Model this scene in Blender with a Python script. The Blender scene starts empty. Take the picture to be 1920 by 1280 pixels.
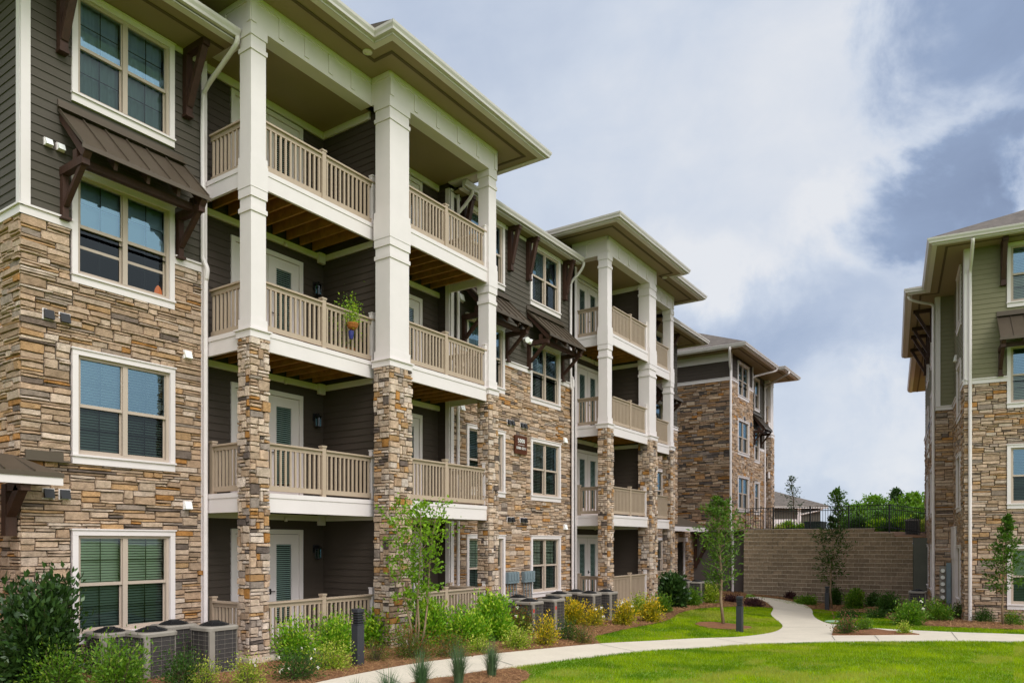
import bpy, math, random
import numpy as np
from mathutils import Vector, geometry
rad = math.radians
C = bpy.context.scene.collection
SC = bpy.context.scene

# ------------------------------------------------------------------ camera
CAM_H, FPX, HORIZON, YAW = 2.12, 1390.0, 1017.5, rad(34.1)      # camera height, focal length in source px, horizon row, view azimuth from +X
FW = (math.cos(YAW), math.sin(YAW)); RT = (math.sin(YAW), -math.cos(YAW))
cam_d = bpy.data.cameras.new('camera'); cam = bpy.data.objects.new('camera', cam_d); C.objects.link(cam)
cam.location = (0, 0, CAM_H)
cam.rotation_euler = (rad(90), 0, YAW - rad(90))
cam_d.sensor_width = 36.0; cam_d.lens = 36.0 * FPX / 1920.0
cam_d.shift_y = (HORIZON - 640.0) / 1920.0
cam_d.clip_start = 0.1; cam_d.clip_end = 5000
SC.camera = cam

# ------------------------------------------------------------------ light
SUN_EL, SUN_AZ = rad(47), rad(203)                                # azimuth clockwise from +Y
sun_dir = Vector((math.sin(SUN_AZ) * math.cos(SUN_EL), math.cos(SUN_AZ) * math.cos(SUN_EL), math.sin(SUN_EL)))
sd = bpy.data.lights.new('sun', 'SUN'); sd.energy = 1.5; sd.angle = rad(24); sd.color = (1.0, 0.985, 0.96)
so = bpy.data.objects.new('sun', sd); C.objects.link(so); so.location = (0, -20, 40)
so.rotation_euler = (-sun_dir).to_track_quat('-Z', 'Y').to_euler()
SC.view_settings.view_transform = 'Standard'; SC.view_settings.look = 'None'
SC.view_settings.exposure = 0.35; SC.view_settings.gamma = 1.0; SC.view_settings.use_curve_mapping = False
SC.cycles.max_bounces = 7; SC.cycles.transparent_max_bounces = 12; SC.cycles.diffuse_bounces = 4
SC.cycles.caustics_reflective = False; SC.cycles.caustics_refractive = False

def pixdir(u, v):
    d = Vector((FW[0] + RT[0] * (u - 960) / FPX, FW[1] + RT[1] * (u - 960) / FPX, (HORIZON - v) / FPX)); d.normalize(); return d

world = bpy.data.worlds.new('World'); SC.world = world; world.use_nodes = True
def build_world():
    nt = world.node_tree; N = nt.nodes; L = nt.links; N.clear()
    out = N.new('ShaderNodeOutputWorld'); bg = N.new('ShaderNodeBackground'); L.new(bg.outputs[0], out.inputs[0]); bg.inputs[1].default_value = 0.1
    tc = N.new('ShaderNodeTexCoord')
    sky = N.new('ShaderNodeTexSky'); sky.sky_type = 'NISHITA'; sky.sun_disc = False; sky.sun_elevation = SUN_EL; sky.sun_rotation = SUN_AZ
    def math_(op, a, b=None, clamp=False):
        m = N.new('ShaderNodeMath'); m.operation = op; m.use_clamp = clamp
        for i, x in enumerate((a, b)):
            if x is None: continue
            if isinstance(x, (int, float)): m.inputs[i].default_value = x
            else: L.new(x, m.inputs[i])
        return m.outputs[0]
    def noise(scale, detail, rough, dist=0.0, zs=1.0, off=(0, 0, 0)):
        mp = N.new('ShaderNodeMapping'); mp.inputs['Scale'].default_value = (1, 1, zs); mp.inputs['Location'].default_value = off
        L.new(tc.outputs['Generated'], mp.inputs[0])
        n = N.new('ShaderNodeTexNoise'); n.inputs['Scale'].default_value = scale; n.inputs['Detail'].default_value = detail
        n.inputs['Roughness'].default_value = rough; n.inputs['Distortion'].default_value = dist
        L.new(mp.outputs[0], n.inputs['Vector']); return n
    warp = noise(5.5, 7, 0.6, 0.3)
    vm = N.new('ShaderNodeVectorMath'); vm.operation = 'SUBTRACT'; L.new(warp.outputs['Color'], vm.inputs[0]); vm.inputs[1].default_value = (0.5, 0.5, 0.5)
    vs = N.new('ShaderNodeVectorMath'); vs.operation = 'SCALE'; L.new(vm.outputs[0], vs.inputs[0]); vs.inputs['Scale'].default_value = 0.34
    va = N.new('ShaderNodeVectorMath'); va.operation = 'ADD'; L.new(tc.outputs['Generated'], va.inputs[0]); L.new(vs.outputs[0], va.inputs[1])
    def blob(u, v, r0, r1, up=1.0):
        # a cloud bank around one direction of the sky; soft between the angles r0 and r1 (degrees), flattened by "up"
        d = pixdir(u, v)
        su = N.new('ShaderNodeVectorMath'); su.operation = 'SUBTRACT'; L.new(va.outputs[0], su.inputs[0]); su.inputs[1].default_value = d
        sc = N.new('ShaderNodeVectorMath'); sc.operation = 'MULTIPLY'; L.new(su.outputs[0], sc.inputs[0]); sc.inputs[1].default_value = (1, 1, up)
        ln = N.new('ShaderNodeVectorMath'); ln.operation = 'LENGTH'; L.new(sc.outputs[0], ln.inputs[0])
        mr = N.new('ShaderNodeMapRange'); mr.interpolation_type = 'SMOOTHSTEP'; L.new(ln.outputs['Value'], mr.inputs[0])
        mr.inputs[1].default_value = rad(r0); mr.inputs[2].default_value = rad(r1); mr.inputs[3].default_value = 1; mr.inputs[4].default_value = 0
        return mr.outputs[0]
    big = noise(1.9, 6, 0.55, 0.4, 2.2, (3.1, 0.4, 1.7))
    fine = noise(6.5, 8, 0.58, 0.35, 1.8)
    # brightness of the cloud deck
    b = math_('ADD', math_('MULTIPLY', math_('SUBTRACT', big.outputs[0], 0.5), 0.50), math_('MULTIPLY', math_('SUBTRACT', fine.outputs[0], 0.5), 0.36))
    b = math_('ADD', b, 0.72)
    for (u, v, r0, r1, up, w) in SKY_BLOBS:
        b = math_('ADD', b, math_('MULTIPLY', blob(u, v, r0, r1, up), w))
    cr = N.new('ShaderNodeValToRGB'); L.new(b, cr.inputs[0])
    e = cr.color_ramp.elements; e[0].position = 0.0; e[0].color = (0.22, 0.28, 0.42, 1); e[1].position = 1.0; e[1].color = (0.80, 0.82, 0.86, 1)
    for p, c in ((0.25, (0.31, 0.395, 0.565, 1)), (0.5, (0.465, 0.545, 0.695, 1)), (0.75, (0.625, 0.69, 0.80, 1))):
        x = e.new(p); x.color = c
    # sun glow behind the viewer, added to the sky to brighten walls and trim
    dp = N.new('ShaderNodeVectorMath'); dp.operation = 'DOT_PRODUCT'; L.new(tc.outputs['Generated'], dp.inputs[0]); dp.inputs[1].default_value = sun_dir
    glow = N.new('ShaderNodeMapRange'); glow.interpolation_type = 'SMOOTHSTEP'; L.new(dp.outputs['Value'], glow.inputs[0])
    glow.inputs[1].default_value = 0.15; glow.inputs[2].default_value = 1.0; glow.inputs[3].default_value = 0; glow.inputs[4].default_value = 1.5
    gc = N.new('ShaderNodeVectorMath'); gc.operation = 'SCALE'; gc.inputs[0].default_value = (1.0, 0.97, 0.9); L.new(glow.outputs[0], gc.inputs['Scale'])
    add = N.new('ShaderNodeVectorMath'); add.operation = 'ADD'; L.new(cr.outputs[0], add.inputs[0]); L.new(gc.outputs[0], add.inputs[1])
    tn = N.new('ShaderNodeVectorMath'); tn.operation = 'SCALE'; L.new(add.outputs[0], tn.inputs[0]); tn.inputs['Scale'].default_value = 8.0
    mx = N.new('ShaderNodeMix'); mx.data_type = 'RGBA'; mx.inputs[0].default_value = 0.06; L.new(tn.outputs[0], mx.inputs[6]); L.new(sky.outputs[0], mx.inputs[7])
    L.new(mx.outputs[2], bg.inputs[0])
# (px, py, inner deg, outer deg, vertical squeeze, weight)
SKY_BLOBS = [(1790, 395, 2.5, 7.5, 1.9, -0.66), (1885, 55, 3, 8, 1.0, -0.62), (1500, 610, 4, 14, 2.6, -0.22), (1380, 660, 1, 10, 3.0, -0.12), (1720, 760, 1, 8, 2.5, 0.14),
             (1540, 230, 4, 18, 1.0, 0.13), (1560, 470, 1, 7, 1.3, 0.18), (1330, 470, 1, 6, 1.4, 0.16), (1620, 830, 2, 8, 2.0, 0.16), (850, 120, 4, 22, 1.0, -0.05), (1150, 330, 3, 12, 1.5, 0.04)]
build_world()

# ------------------------------------------------------------------ helpers
def S(r, g, b):
    f = lambda c: ((c / 255 + 0.055) / 1.055) ** 2.4 if c > 10 else c / 255 / 12.92
    return (f(r), f(g), f(b))

class Fr:
    """A vertical plane: origin, u runs to the right as seen from outside, n points outwards."""
    def __init__(s, ox, oy, oz, ux, uy):
        s.o = (ox, oy, oz); s.u = (ux, uy); s.n = (uy, -ux)
    def p(s, u, z, d=0.0):
        return (s.o[0] + s.u[0] * u + s.n[0] * d, s.o[1] + s.u[1] * u + s.n[1] * d, s.o[2] + z)
    def at(s, u, d=0.0, dz=0.0):
        q = s.p(u, dz, d); return Fr(q[0], q[1], q[2], s.u[0], s.u[1])
W0 = Fr(0, 0, 0, 1, 0)

class MB:
    def __init__(s): s.v = []; s.f = []; s.c = []; s.has = False
    def poly(s, pts, col=None):
        i = len(s.v); s.v.extend(pts); s.f.append(tuple(range(i, i + len(pts)))); s.c.append(col)
        if col is not None: s.has = True
    def hexa(s, b, t, col=None):
        """b, t: four points each (front u0, front u1, back u1, back u0), bottom then top"""
        i = len(s.v); s.v.extend(b); s.v.extend(t)
        for f in ((3, 2, 1, 0), (4, 5, 6, 7), (0, 1, 5, 4), (1, 2, 6, 5), (2, 3, 7, 6), (3, 0, 4, 7)):
            s.f.append(tuple(i + k for k in f)); s.c.append(col)
        if col is not None: s.has = True
    def fbox(s, fr, u0, u1, z0, z1, d0, d1, col=None):
        s.hexa([fr.p(u0, z0, d1), fr.p(u1, z0, d1), fr.p(u1, z0, d0), fr.p(u0, z0, d0)],
               [fr.p(u0, z1, d1), fr.p(u1, z1, d1), fr.p(u1, z1, d0), fr.p(u0, z1, d0)], col)
    def box(s, x0, x1, y0, y1, z0, z1, col=None):
        s.fbox(W0, x0, x1, z0, z1, -y1, -y0, col)
    def bar(s, a, b, w, h, up=(0, 0, 1)):
        a = Vector(a); b = Vector(b); d = (b - a).normalized(); up = Vector(up)
        x = d.cross(up)
        if x.length < 1e-4: x = d.cross(Vector((1, 0, 0)))
        x.normalize(); y = x.cross(d).normalized(); x = x * (w / 2); y = y * (h / 2)
        s.hexa([tuple(a - x - y), tuple(a + x - y), tuple(a + x + y), tuple(a - x + y)][::-1], [tuple(b - x - y), tuple(b + x - y), tuple(b + x + y), tuple(b - x + y)][::-1])
    def tube(s, pts, r, n=8, r1=None, caps=True, col=None):
        pts = [Vector(p) for p in pts]; m = len(pts); rings = []
        ref = Vector((0.31, 0.22, 0.92))
        for k, p in enumerate(pts):
            d = (pts[min(k + 1, m - 1)] - pts[max(k - 1, 0)]).normalized()
            x = d.cross(ref)
            if x.length < 1e-3: x = d.cross(Vector((1, 0, 0)))
            x.normalize(); y = d.cross(x)
            rr = r if r1 is None else r + (r1 - r) * k / (m - 1)
            i = len(s.v); rings.append(i)
            for a in range(n):
                t = 2 * math.pi * a / n; s.v.append(tuple(p + x * (rr * math.cos(t)) + y * (rr * math.sin(t))))
        for k in range(m - 1):
            for a in range(n):
                b = (a + 1) % n
                s.f.append((rings[k] + a, rings[k] + b, rings[k + 1] + b, rings[k + 1] + a)); s.c.append(col)
        if caps:
            s.f.append(tuple(rings[0] + a for a in range(n))[::-1]); s.c.append(col)
            s.f.append(tuple(rings[-1] + a for a in range(n))); s.c.append(col)
    def lathe(s, c, prof, n=16, sx=1.0, sy=1.0):
        rings = []
        for (r, z) in prof:
            i = len(s.v); rings.append(i)
            for a in range(n):
                t = 2 * math.pi * a / n; s.v.append((c[0] + r * sx * math.cos(t), c[1] + r * sy * math.sin(t), c[2] + z))
        for k in range(len(prof) - 1):
            for a in range(n):
                b = (a + 1) % n; s.f.append((rings[k] + a, rings[k] + b, rings[k + 1] + b, rings[k + 1] + a)); s.c.append(None)
        s.f.append(tuple(rings[0] + a for a in range(n))[::-1]); s.c.append(None)
        s.f.append(tuple(rings[-1] + a for a in range(n))); s.c.append(None)
    def sweep(s, path, z, prof, fr=None):
        """profile of (outward, up) swept along a plan path with mitred corners; outward is to the right of travel"""
        if fr: path = [fr.p(x, 0, -y)[:2] for x, y in path]; z = z + fr.o[2]
        m = len(path); P = [Vector(p) for p in path]; rings = []
        nr = [Vector((d.y, -d.x)) for d in ((P[k + 1] - P[k]).normalized() for k in range(m - 1))]
        for k in range(m):
            a = nr[max(k - 1, 0)]; b = nr[min(k, m - 2)]; o = a + b; o = o * (2.0 / o.length_squared) if o.length > 1e-6 else a
            i = len(s.v); rings.append(i)
            for (w, h) in prof: s.v.append((P[k].x + o.x * w, P[k].y + o.y * w, z + h))
        q = len(prof)
        for k in range(m - 1):
            for a in range(q):
                b = (a + 1) % q; s.f.append((rings[k] + a, rings[k] + b, rings[k + 1] + b, rings[k + 1] + a)); s.c.append(None)
        s.f.append(tuple(rings[0] + a for a in range(q))[::-1]); s.c.append(None); s.f.append(tuple(rings[-1] + a for a in range(q))); s.c.append(None)
    def build(s, name, mat, parent=None, smooth=False, bevel=0):
        me = bpy.data.meshes.new(name); me.from_pydata(s.v, [], s.f)
        if s.has:
            ca = me.color_attributes.new('Col', 'FLOAT_COLOR', 'CORNER')
            tot = np.empty(len(me.polygons), dtype=np.int32); me.polygons.foreach_get('loop_total', tot)
            cols = np.array([c if c is not None else (1, 1, 1) for c in s.c], dtype=np.float32)
            cols = np.repeat(np.hstack([cols, np.ones((len(cols), 1), np.float32)]), tot, axis=0)
            ca.data.foreach_set('color', cols.ravel())
        return link(name, me, mat, parent, smooth, bevel)

def link(name, me, mat, parent=None, smooth=False, bevel=0):
    o = bpy.data.objects.new(name, me); C.objects.link(o)
    if mat: me.materials.append(mat)
    if parent is not None:
        o.parent = parent; o.matrix_parent_inverse = world_of(parent).inverted()
    if smooth: me.polygons.foreach_set('use_smooth', [True] * len(me.polygons))
    if bevel:
        b = o.modifiers.new('bevel', 'BEVEL'); b.width = bevel; b.segments = 1; b.limit_method = 'ANGLE'
    return o
def world_of(o):
    m = o.matrix_basis.copy()
    if o.parent: m = world_of(o.parent) @ o.matrix_parent_inverse @ m
    return m
def thing(name, label, cat, loc=(0, 0, 0), group=None):
    o = bpy.data.objects.new(name, None); C.objects.link(o); o.location = loc; o.empty_display_size = 0.2
    tag(o, label, cat, group); return o
def tag(o, label, cat, group=None):
    o['label'] = label; o['category'] = cat
    if group: o['group'] = group
def npmesh(name, verts, faces, mat, parent=None, cols=None):
    """verts (n,3), faces (m,k), cols (m,3): a mesh straight from arrays"""
    me = bpy.data.meshes.new(name); n = len(verts); m, k = faces.shape
    me.vertices.add(n); me.vertices.foreach_set('co', verts.astype(np.float32).ravel())
    me.loops.add(m * k); me.loops.foreach_set('vertex_index', faces.astype(np.int32).ravel())
    me.polygons.add(m); me.polygons.foreach_set('loop_start', np.arange(0, m * k, k, dtype=np.int32)); me.polygons.foreach_set('loop_total', np.full(m, k, dtype=np.int32))
    me.update(calc_edges=True)
    if cols is not None:
        ca = me.color_attributes.new('Col', 'FLOAT_COLOR', 'CORNER')
        cc = np.repeat(np.hstack([cols, np.ones((m, 1))]).astype(np.float32), k, axis=0); ca.data.foreach_set('color', cc.ravel())
    return link(name, me, mat, parent)

# ------------------------------------------------------------------ materials
def mat(name, col=(0.5, 0.5, 0.5), rough=0.6, var=0.0, scale=8.0, bump=0.0, bscale=60.0, attr=False, metal=0.0, spec=0.4, stretch=None, var2=0.0, scale2=0.6, dark=None):
    m = bpy.data.materials.new(name); m.use_nodes = True; nt = m.node_tree; N = nt.nodes; L = nt.links
    p = N['Principled BSDF']; p.inputs['Roughness'].default_value = rough; p.inputs['Metallic'].default_value = metal
    p.inputs['Specular IOR Level'].default_value = spec
    tc = N.new('ShaderNodeTexCoord'); vec = tc.outputs['Object']
    if stretch:
        mp = N.new('ShaderNodeMapping'); mp.inputs['Scale'].default_value = stretch; L.new(vec, mp.inputs[0]); vec = mp.outputs[0]
    def nz(s, d=5, r=0.6):
        n = N.new('ShaderNodeTexNoise'); n.inputs['Scale'].default_value = s; n.inputs['Detail'].default_value = d; n.inputs['Roughness'].default_value = r
        L.new(vec, n.inputs['Vector']); return n.outputs[0]
    if attr:
        a = N.new('ShaderNodeAttribute'); a.attribute_name = 'Col'; src = a.outputs['Color']
    else:
        rgb = N.new('ShaderNodeRGB'); rgb.outputs[0].default_value = (*col, 1); src = rgb.outputs[0]
    for v, s in ((var, scale), (var2, scale2)):
        if v:
            mr = N.new('ShaderNodeMapRange'); L.new(nz(s), mr.inputs[0]); mr.inputs[1].default_value = 0.25; mr.inputs[2].default_value = 0.75
            mr.inputs[3].default_value = 1 - v; mr.inputs[4].default_value = 1 + v
            vm = N.new('ShaderNodeVectorMath'); vm.operation = 'SCALE'; L.new(src, vm.inputs[0]); L.new(mr.outputs[0], vm.inputs['Scale']); src = vm.outputs[0]
    if dark:
        mr = N.new('ShaderNodeMapRange'); L.new(nz(dark[1], 6, 0.65), mr.inputs[0]); mr.inputs[1].default_value = dark[2]; mr.inputs[2].default_value = dark[3]
        mx = N.new('ShaderNodeMix'); mx.data_type = 'RGBA'; L.new(mr.outputs[0], mx.inputs[0]); L.new(src, mx.inputs[6]); mx.inputs[7].default_value = (*dark[0], 1); src = mx.outputs[2]
    L.new(src, p.inputs['Base Color'])
    if bump:
        b = N.new('ShaderNodeBump'); b.inputs['Strength'].default_value = bump; b.inputs['Distance'].default_value = 0.02
        L.new(nz(bscale, 6, 0.65), b.inputs['Height']); L.new(b.outputs[0], p.inputs['Normal'])
    return m
def leaf_mat(name, trans=0.35, rough=0.5, spec=0.3):
    m = bpy.data.materials.new(name); m.use_nodes = True; nt = m.node_tree; N = nt.nodes; L = nt.links; p = N['Principled BSDF']; out = N['Material Output']
    a = N.new('ShaderNodeAttribute'); a.attribute_name = 'Col'
    L.new(a.outputs['Color'], p.inputs['Base Color']); p.inputs['Roughness'].default_value = rough; p.inputs['Specular IOR Level'].default_value = spec
    t = N.new('ShaderNodeBsdfTranslucent'); hs = N.new('ShaderNodeHueSaturation'); hs.inputs['Value'].default_value = 1.25; hs.inputs['Saturation'].default_value = 1.1
    L.new(a.outputs['Color'], hs.inputs['Color']); L.new(hs.outputs[0], t.inputs['Color'])
    mx = N.new('ShaderNodeMixShader'); mx.inputs[0].default_value = trans; L.new(p.outputs[0], mx.inputs[1]); L.new(t.outputs[0], mx.inputs[2]); L.new(mx.outputs[0], out.inputs[0])
    return m
def glass_mat(name, tint, ior, wob=0.0, refl=(0.80, 0.92, 1.0)):
    m = bpy.data.materials.new(name); m.use_nodes = True; nt = m.node_tree; N = nt.nodes; L = nt.links; out = N['Material Output']; N.remove(N['Principled BSDF'])
    tr = N.new('ShaderNodeBsdfTransparent'); tr.inputs[0].default_value = (*tint, 1)
    gl = N.new('ShaderNodeBsdfGlossy'); gl.inputs['Roughness'].default_value = 0.015; gl.inputs[0].default_value = (*refl, 1)
    fr = N.new('ShaderNodeFresnel'); fr.inputs[0].default_value = ior
    if wob:
        tc = N.new('ShaderNodeTexCoord'); n = N.new('ShaderNodeTexNoise'); n.inputs['Scale'].default_value = 1.6; n.inputs['Detail'].default_value = 1
        b = N.new('ShaderNodeBump'); b.inputs['Strength'].default_value = wob; b.inputs['Distance'].default_value = 0.02
        L.new(tc.outputs['Object'], n.inputs['Vector']); L.new(n.outputs[0], b.inputs['Height']); L.new(b.outputs[0], gl.inputs['Normal'])
    mx = N.new('ShaderNodeMixShader'); L.new(fr.outputs[0], mx.inputs[0]); L.new(tr.outputs[0], mx.inputs[1]); L.new(gl.outputs[0], mx.inputs[2]); L.new(mx.outputs[0], out.inputs[0])
    return m

M = {}
M['stone'] = mat('ledgestone', attr=True, rough=0.85, var=0.30, scale=11, bump=1.0, bscale=34, spec=0.2, var2=0.12, scale2=40)
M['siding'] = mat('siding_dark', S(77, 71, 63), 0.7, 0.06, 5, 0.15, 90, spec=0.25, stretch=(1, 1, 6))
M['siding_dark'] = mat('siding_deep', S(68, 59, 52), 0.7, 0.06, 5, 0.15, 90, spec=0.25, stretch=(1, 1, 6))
M['siding_olive'] = mat('siding_olive', S(122, 117, 92), 0.7, 0.05, 5, 0.15, 90, spec=0.25, stretch=(1, 1, 6))
M['cream'] = mat('cream_paint', S(214, 205, 204), 0.5, 0.03, 3, 0.04, 120)
M['soffit'] = mat('soffit_paint', S(142, 124, 94), 0.65, 0.04, 2)
M['ceil'] = mat('ceiling_paint', S(140, 122, 94), 0.65, 0.04, 2)
M['vinyl'] = mat('taupe_vinyl', S(176, 160, 146), 0.45, 0.03, 6)
M['rail'] = mat('taupe_railing', S(168, 149, 130), 0.5, 0.05, 8)
M['gutter'] = mat('gutter_paint', S(196, 189, 186), 0.4, 0.03, 4)
M['pipe'] = mat('downspout_paint', S(214, 205, 204), 0.4, 0.04, 4)
M['groove'] = mat('soffit_vent', S(88, 74, 50), 0.8)
M['timber'] = mat('stained_timber', S(58, 34, 22), 0.65, 0.3, 5, 0.3, 20, stretch=(4, 4, 1))
M['bronze'] = mat('bronze_metal', S(84, 73, 61), 0.45, 0.08, 4, metal=0.3)
M['joist'] = mat('treated_pine', S(150, 104, 44), 0.8, 0.35, 6, 0.2, 30, dark=((0.06, 0.035, 0.015), 9, 0.62, 0.8))
M['shingle'] = mat('roof_shingle', S(90, 82, 76), 0.95, 0.45, 5, 0.6, 14, stretch=(1, 1, 3), var2=0.25, scale2=1.2)
M['blind'] = mat('white_blind', S(232, 234, 226), 0.5)
M['shade'] = mat('pale_shade', S(214, 222, 226), 0.8)
M['room'] = mat('dim_room', (0.10, 0.09, 0.08), 0.9)
M['black'] = mat('black_metal', (0.012, 0.012, 0.013), 0.4)
M['lens'] = mat('frosted_lens', S(225, 225, 220), 0.3)
M['bollard'] = mat('bollard_paint', S(50, 51, 57), 0.45, 0.06, 6)
M['grey_box'] = mat('grey_box', S(112, 126, 132), 0.45, 0.06, 5)
M['coil'] = mat('condenser_coil', S(56, 52, 51), 0.6, 0.2, 30, 0.3, 90)
M['hvac'] = mat('condenser_case', S(132, 125, 116), 0.5, 0.08, 6)
M['concrete'] = mat('concrete', S(196, 186, 170), 0.85, 0.08, 1.2, 0.15, 120, var2=0.06, scale2=14)
M['pier'] = mat('grey_pier', S(96, 98, 88), 0.9, 0.12, 1.5, 0.2, 40)
M['darkwall'] = mat('dark_painted_wall', S(92, 84, 80), 0.85, 0.08, 1.5, 0.15, 40)
M['block'] = mat('split_block', attr=True, rough=0.95, var=0.25, scale=9, bump=1.0, bscale=26, spec=0.15)
M['lawn'] = mat('lawn_soil', S(104, 136, 24), 0.95, 0.3, 3.5, 0.6, 60, var2=0.22, scale2=0.7)
M['grass'] = leaf_mat('grass_blade', 0.45, 0.8, 0.08)
M['mulch'] = mat('pine_straw', S(122, 82, 52), 0.95, 0.4, 16, 1.0, 40, var2=0.2, scale2=1.3)
M['straw'] = mat('straw_needle', attr=True, rough=0.9)
M['leaf'] = leaf_mat('leaf')
M['gloss_leaf'] = leaf_mat('gloss_leaf', 0.2, 0.32)
M['petal'] = mat('petal', attr=True, rough=0.6)
M['bark'] = mat('bark', S(132, 112, 88), 0.9, 0.3, 20, 0.5, 40)
M['bark_dark'] = mat('bark_dark', S(86, 72, 58), 0.9, 0.3, 20, 0.5, 40)
M['sign'] = mat('sign_brown', S(76, 38, 19), 0.5, 0.3, 3)
M['white'] = mat('white_letter', (0.85, 0.85, 0.83), 0.5)
M['salt'] = mat('salt_lamp', S(214, 92, 62), 0.5, 0.2, 20, 0.4, 30)
p_ = M['salt'].node_tree.nodes['Principled BSDF']; p_.inputs['Emission Color'].default_value = (1.0, .22, .06, 1); p_.inputs['Emission Strength'].default_value = 1.2
M['terracotta'] = mat('coco_basket', S(150, 92, 38), 0.9, 0.3, 30, 0.5, 60)
M['red'] = mat('red_sticker', S(186, 52, 48), 0.5)
M['blue'] = mat('blue_pot', S(34, 38, 104), 0.4)
M['g_up'] = glass_mat('window_glass', (0.78, 0.89, 0.80), 1.65, 0.1)
M['g_hi'] = glass_mat('sky_tint_glass', (0.74, 0.90, 0.96), 2.7, 0.0, (0.50, 0.80, 1.0))  # window glass copy for upper floors, sky-blue reflection tinted into its gloss
M['g_low'] = glass_mat('screened_glass', (0.30, 0.38, 0.36), 1.42, 0.1)
M['g_door'] = glass_mat('door_glass', (0.62, 0.74, 0.72), 1.5)
M['muntin'] = mat('muntin_bar', S(70, 66, 60), 0.6)
M['valve'] = mat('valve_lid', S(140, 170, 140), 0.6)
M['upper_soil'] = mat('upper_soil', S(120, 86, 56), 0.95, 0.3, 3)

# ------------------------------------------------------------------ ground shape
def G(x, y):
    """height of the ground: falls gently away from the camera with a shallow swale along the path"""
    x = min(max(x, -60), 60)
    dip = min(max((x - 8) * 0.018, 0), 0.47)
    return -0.10 - 0.009 * (max(x, -20) - 5) - dip * math.exp(-((y - 6.5) / 3.2) ** 2)
def gp(u, v):
    """the point of the ground seen at pixel (u, v) of the photograph"""
    d = pixdir(u, v); t = CAM_H / -d.z
    for _ in range(30): t = (G(d.x * t, d.y * t) - CAM_H) / d.z
    return (d.x * t, d.y * t, G(d.x * t, d.y * t))
def depth(p): return p[0] * FW[0] + p[1] * FW[1]
def onY(u, v, Y):
    d = pixdir(u, v); t = Y / d.y; return (d.x * t, Y, CAM_H + d.z * t)
def onD(u, v, D):
    """point at view depth D"""
    d = pixdir(u, v); t = D / (d.x * FW[0] + d.y * FW[1]); return (d.x * t, d.y * t, CAM_H + d.z * t)

def inpoly(P, x, y):
    P = np.asarray(P); ins = np.zeros(np.shape(x), bool); j = len(P) - 1
    for i in range(len(P)):
        xi, yi = P[i]; xj, yj = P[j]
        c = ((yi > y) != (yj > y)) & (x < (xj - xi) * (y - yi) / (yj - yi + 1e-12) + xi); ins ^= c; j = i
    return ins
def densify(poly, step):
    out = []
    for i, a in enumerate(poly):
        b = poly[(i + 1) % len(poly)]; n = max(1, int(math.dist(a, b) / step))
        for k in range(n): out.append((a[0] + (b[0] - a[0]) * k / n, a[1] + (b[1] - a[1]) * k / n))
    return out
def smooth_line(pts, n=4):
    out = []
    for i in range(len(pts) - 1):
        p0 = pts[max(i - 1, 0)]; p1 = pts[i]; p2 = pts[i + 1]; p3 = pts[min(i + 2, len(pts) - 1)]
        for k in range(n):
            t = k / n
            out.append(tuple(0.5 * (2 * b + (c - a) * t + (2 * a - 5 * b + 4 * c - d) * t * t + (-a + 3 * b - 3 * c + d) * t ** 3) for a, b, c, d in zip(p0, p1, p2, p3)))
    out.append(pts[-1]); return out
def region(name, poly, dz, m, step=0.5, skirt=0.0, hf=G, kind='structure', bumpy=0.0):
    """a ground sheet with the given plan outline, draped dz above the ground"""
    poly = densify(poly, step); P = np.array(poly); n = len(poly)
    xs = np.arange(P[:, 0].min(), P[:, 0].max(), step); ys = np.arange(P[:, 1].min(), P[:, 1].max(), step)
    gx, gy = np.meshgrid(xs, ys); gx = gx.ravel(); gy = gy.ravel(); k = inpoly(P, gx, gy)
    vs = [Vector(p) for p in poly] + [Vector((a, b)) for a, b in zip(gx[k], gy[k])]
    r = geometry.delaunay_2d_cdt(vs, [], [list(range(n))], 1, 1e-5)
    rs = random.Random(5)
    verts = [(v.x, v.y, hf(v.x, v.y) + dz) for v in r[0]]
    if bumpy: verts = [(x, y, z + (rs.uniform(-.3, 1) * bumpy)) for x, y, z in verts]
    faces = [tuple(f) for f in r[2]]
    if skirt:
        base = len(verts); verts += [(p[0], p[1], hf(*p) + dz) for p in poly] + [(p[0], p[1], hf(*p) + dz - skirt) for p in poly]
        for i in range(n): faces.append((base + i, base + (i + 1) % n, base + n + (i + 1) % n, base + n + i))
    me = bpy.data.meshes.new(name); me.from_pydata(verts, [], faces); me.validate()
    o = link(name, me, m)
    if kind: o['kind'] = kind
    return o

# ------------------------------------------------------------------ wall builders
PAL = [((.475, .37, .27), 30), ((.43, .315, .215), 30), ((.44, .285, .145), 11), ((.40, .205, .065), 4), ((.36, .26, .17), 14), ((.31, .255, .205), 7), ((.165, .13, .105), 4), ((.53, .44, .35), 10)]
PAL_SHADE = [((.40, .31, .22), 14), ((.32, .23, .15), 28), ((.33, .195, .09), 12), ((.32, .155, .045), 4), ((.23, .155, .10), 22), ((.21, .17, .14), 10), ((.09, .074, .064), 10)]  # stone palette darkened: shade of the far building's left wall put into colour
PAL_K = [((.54, .44, .34), 32), ((.45, .34, .24), 27), ((.44, .27, .125), 8), ((.39, .195, .055), 4), ((.33, .235, .155), 9), ((.31, .26, .215), 10), ((.13, .105, .09), 5), ((.58, .50, .42), 14)]
def pick(rs, pal):
    t = rs.uniform(0, sum(w for _, w in pal))
    for c, w in pal:
        t -= w
        if t <= 0: break
    k = rs.uniform(.82, 1.14); q = rs.uniform(-.025, .025)
    return (c[0] * k * (.935 + q), c[1] * k * .875, c[2] * k * (.875 - q))
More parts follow.
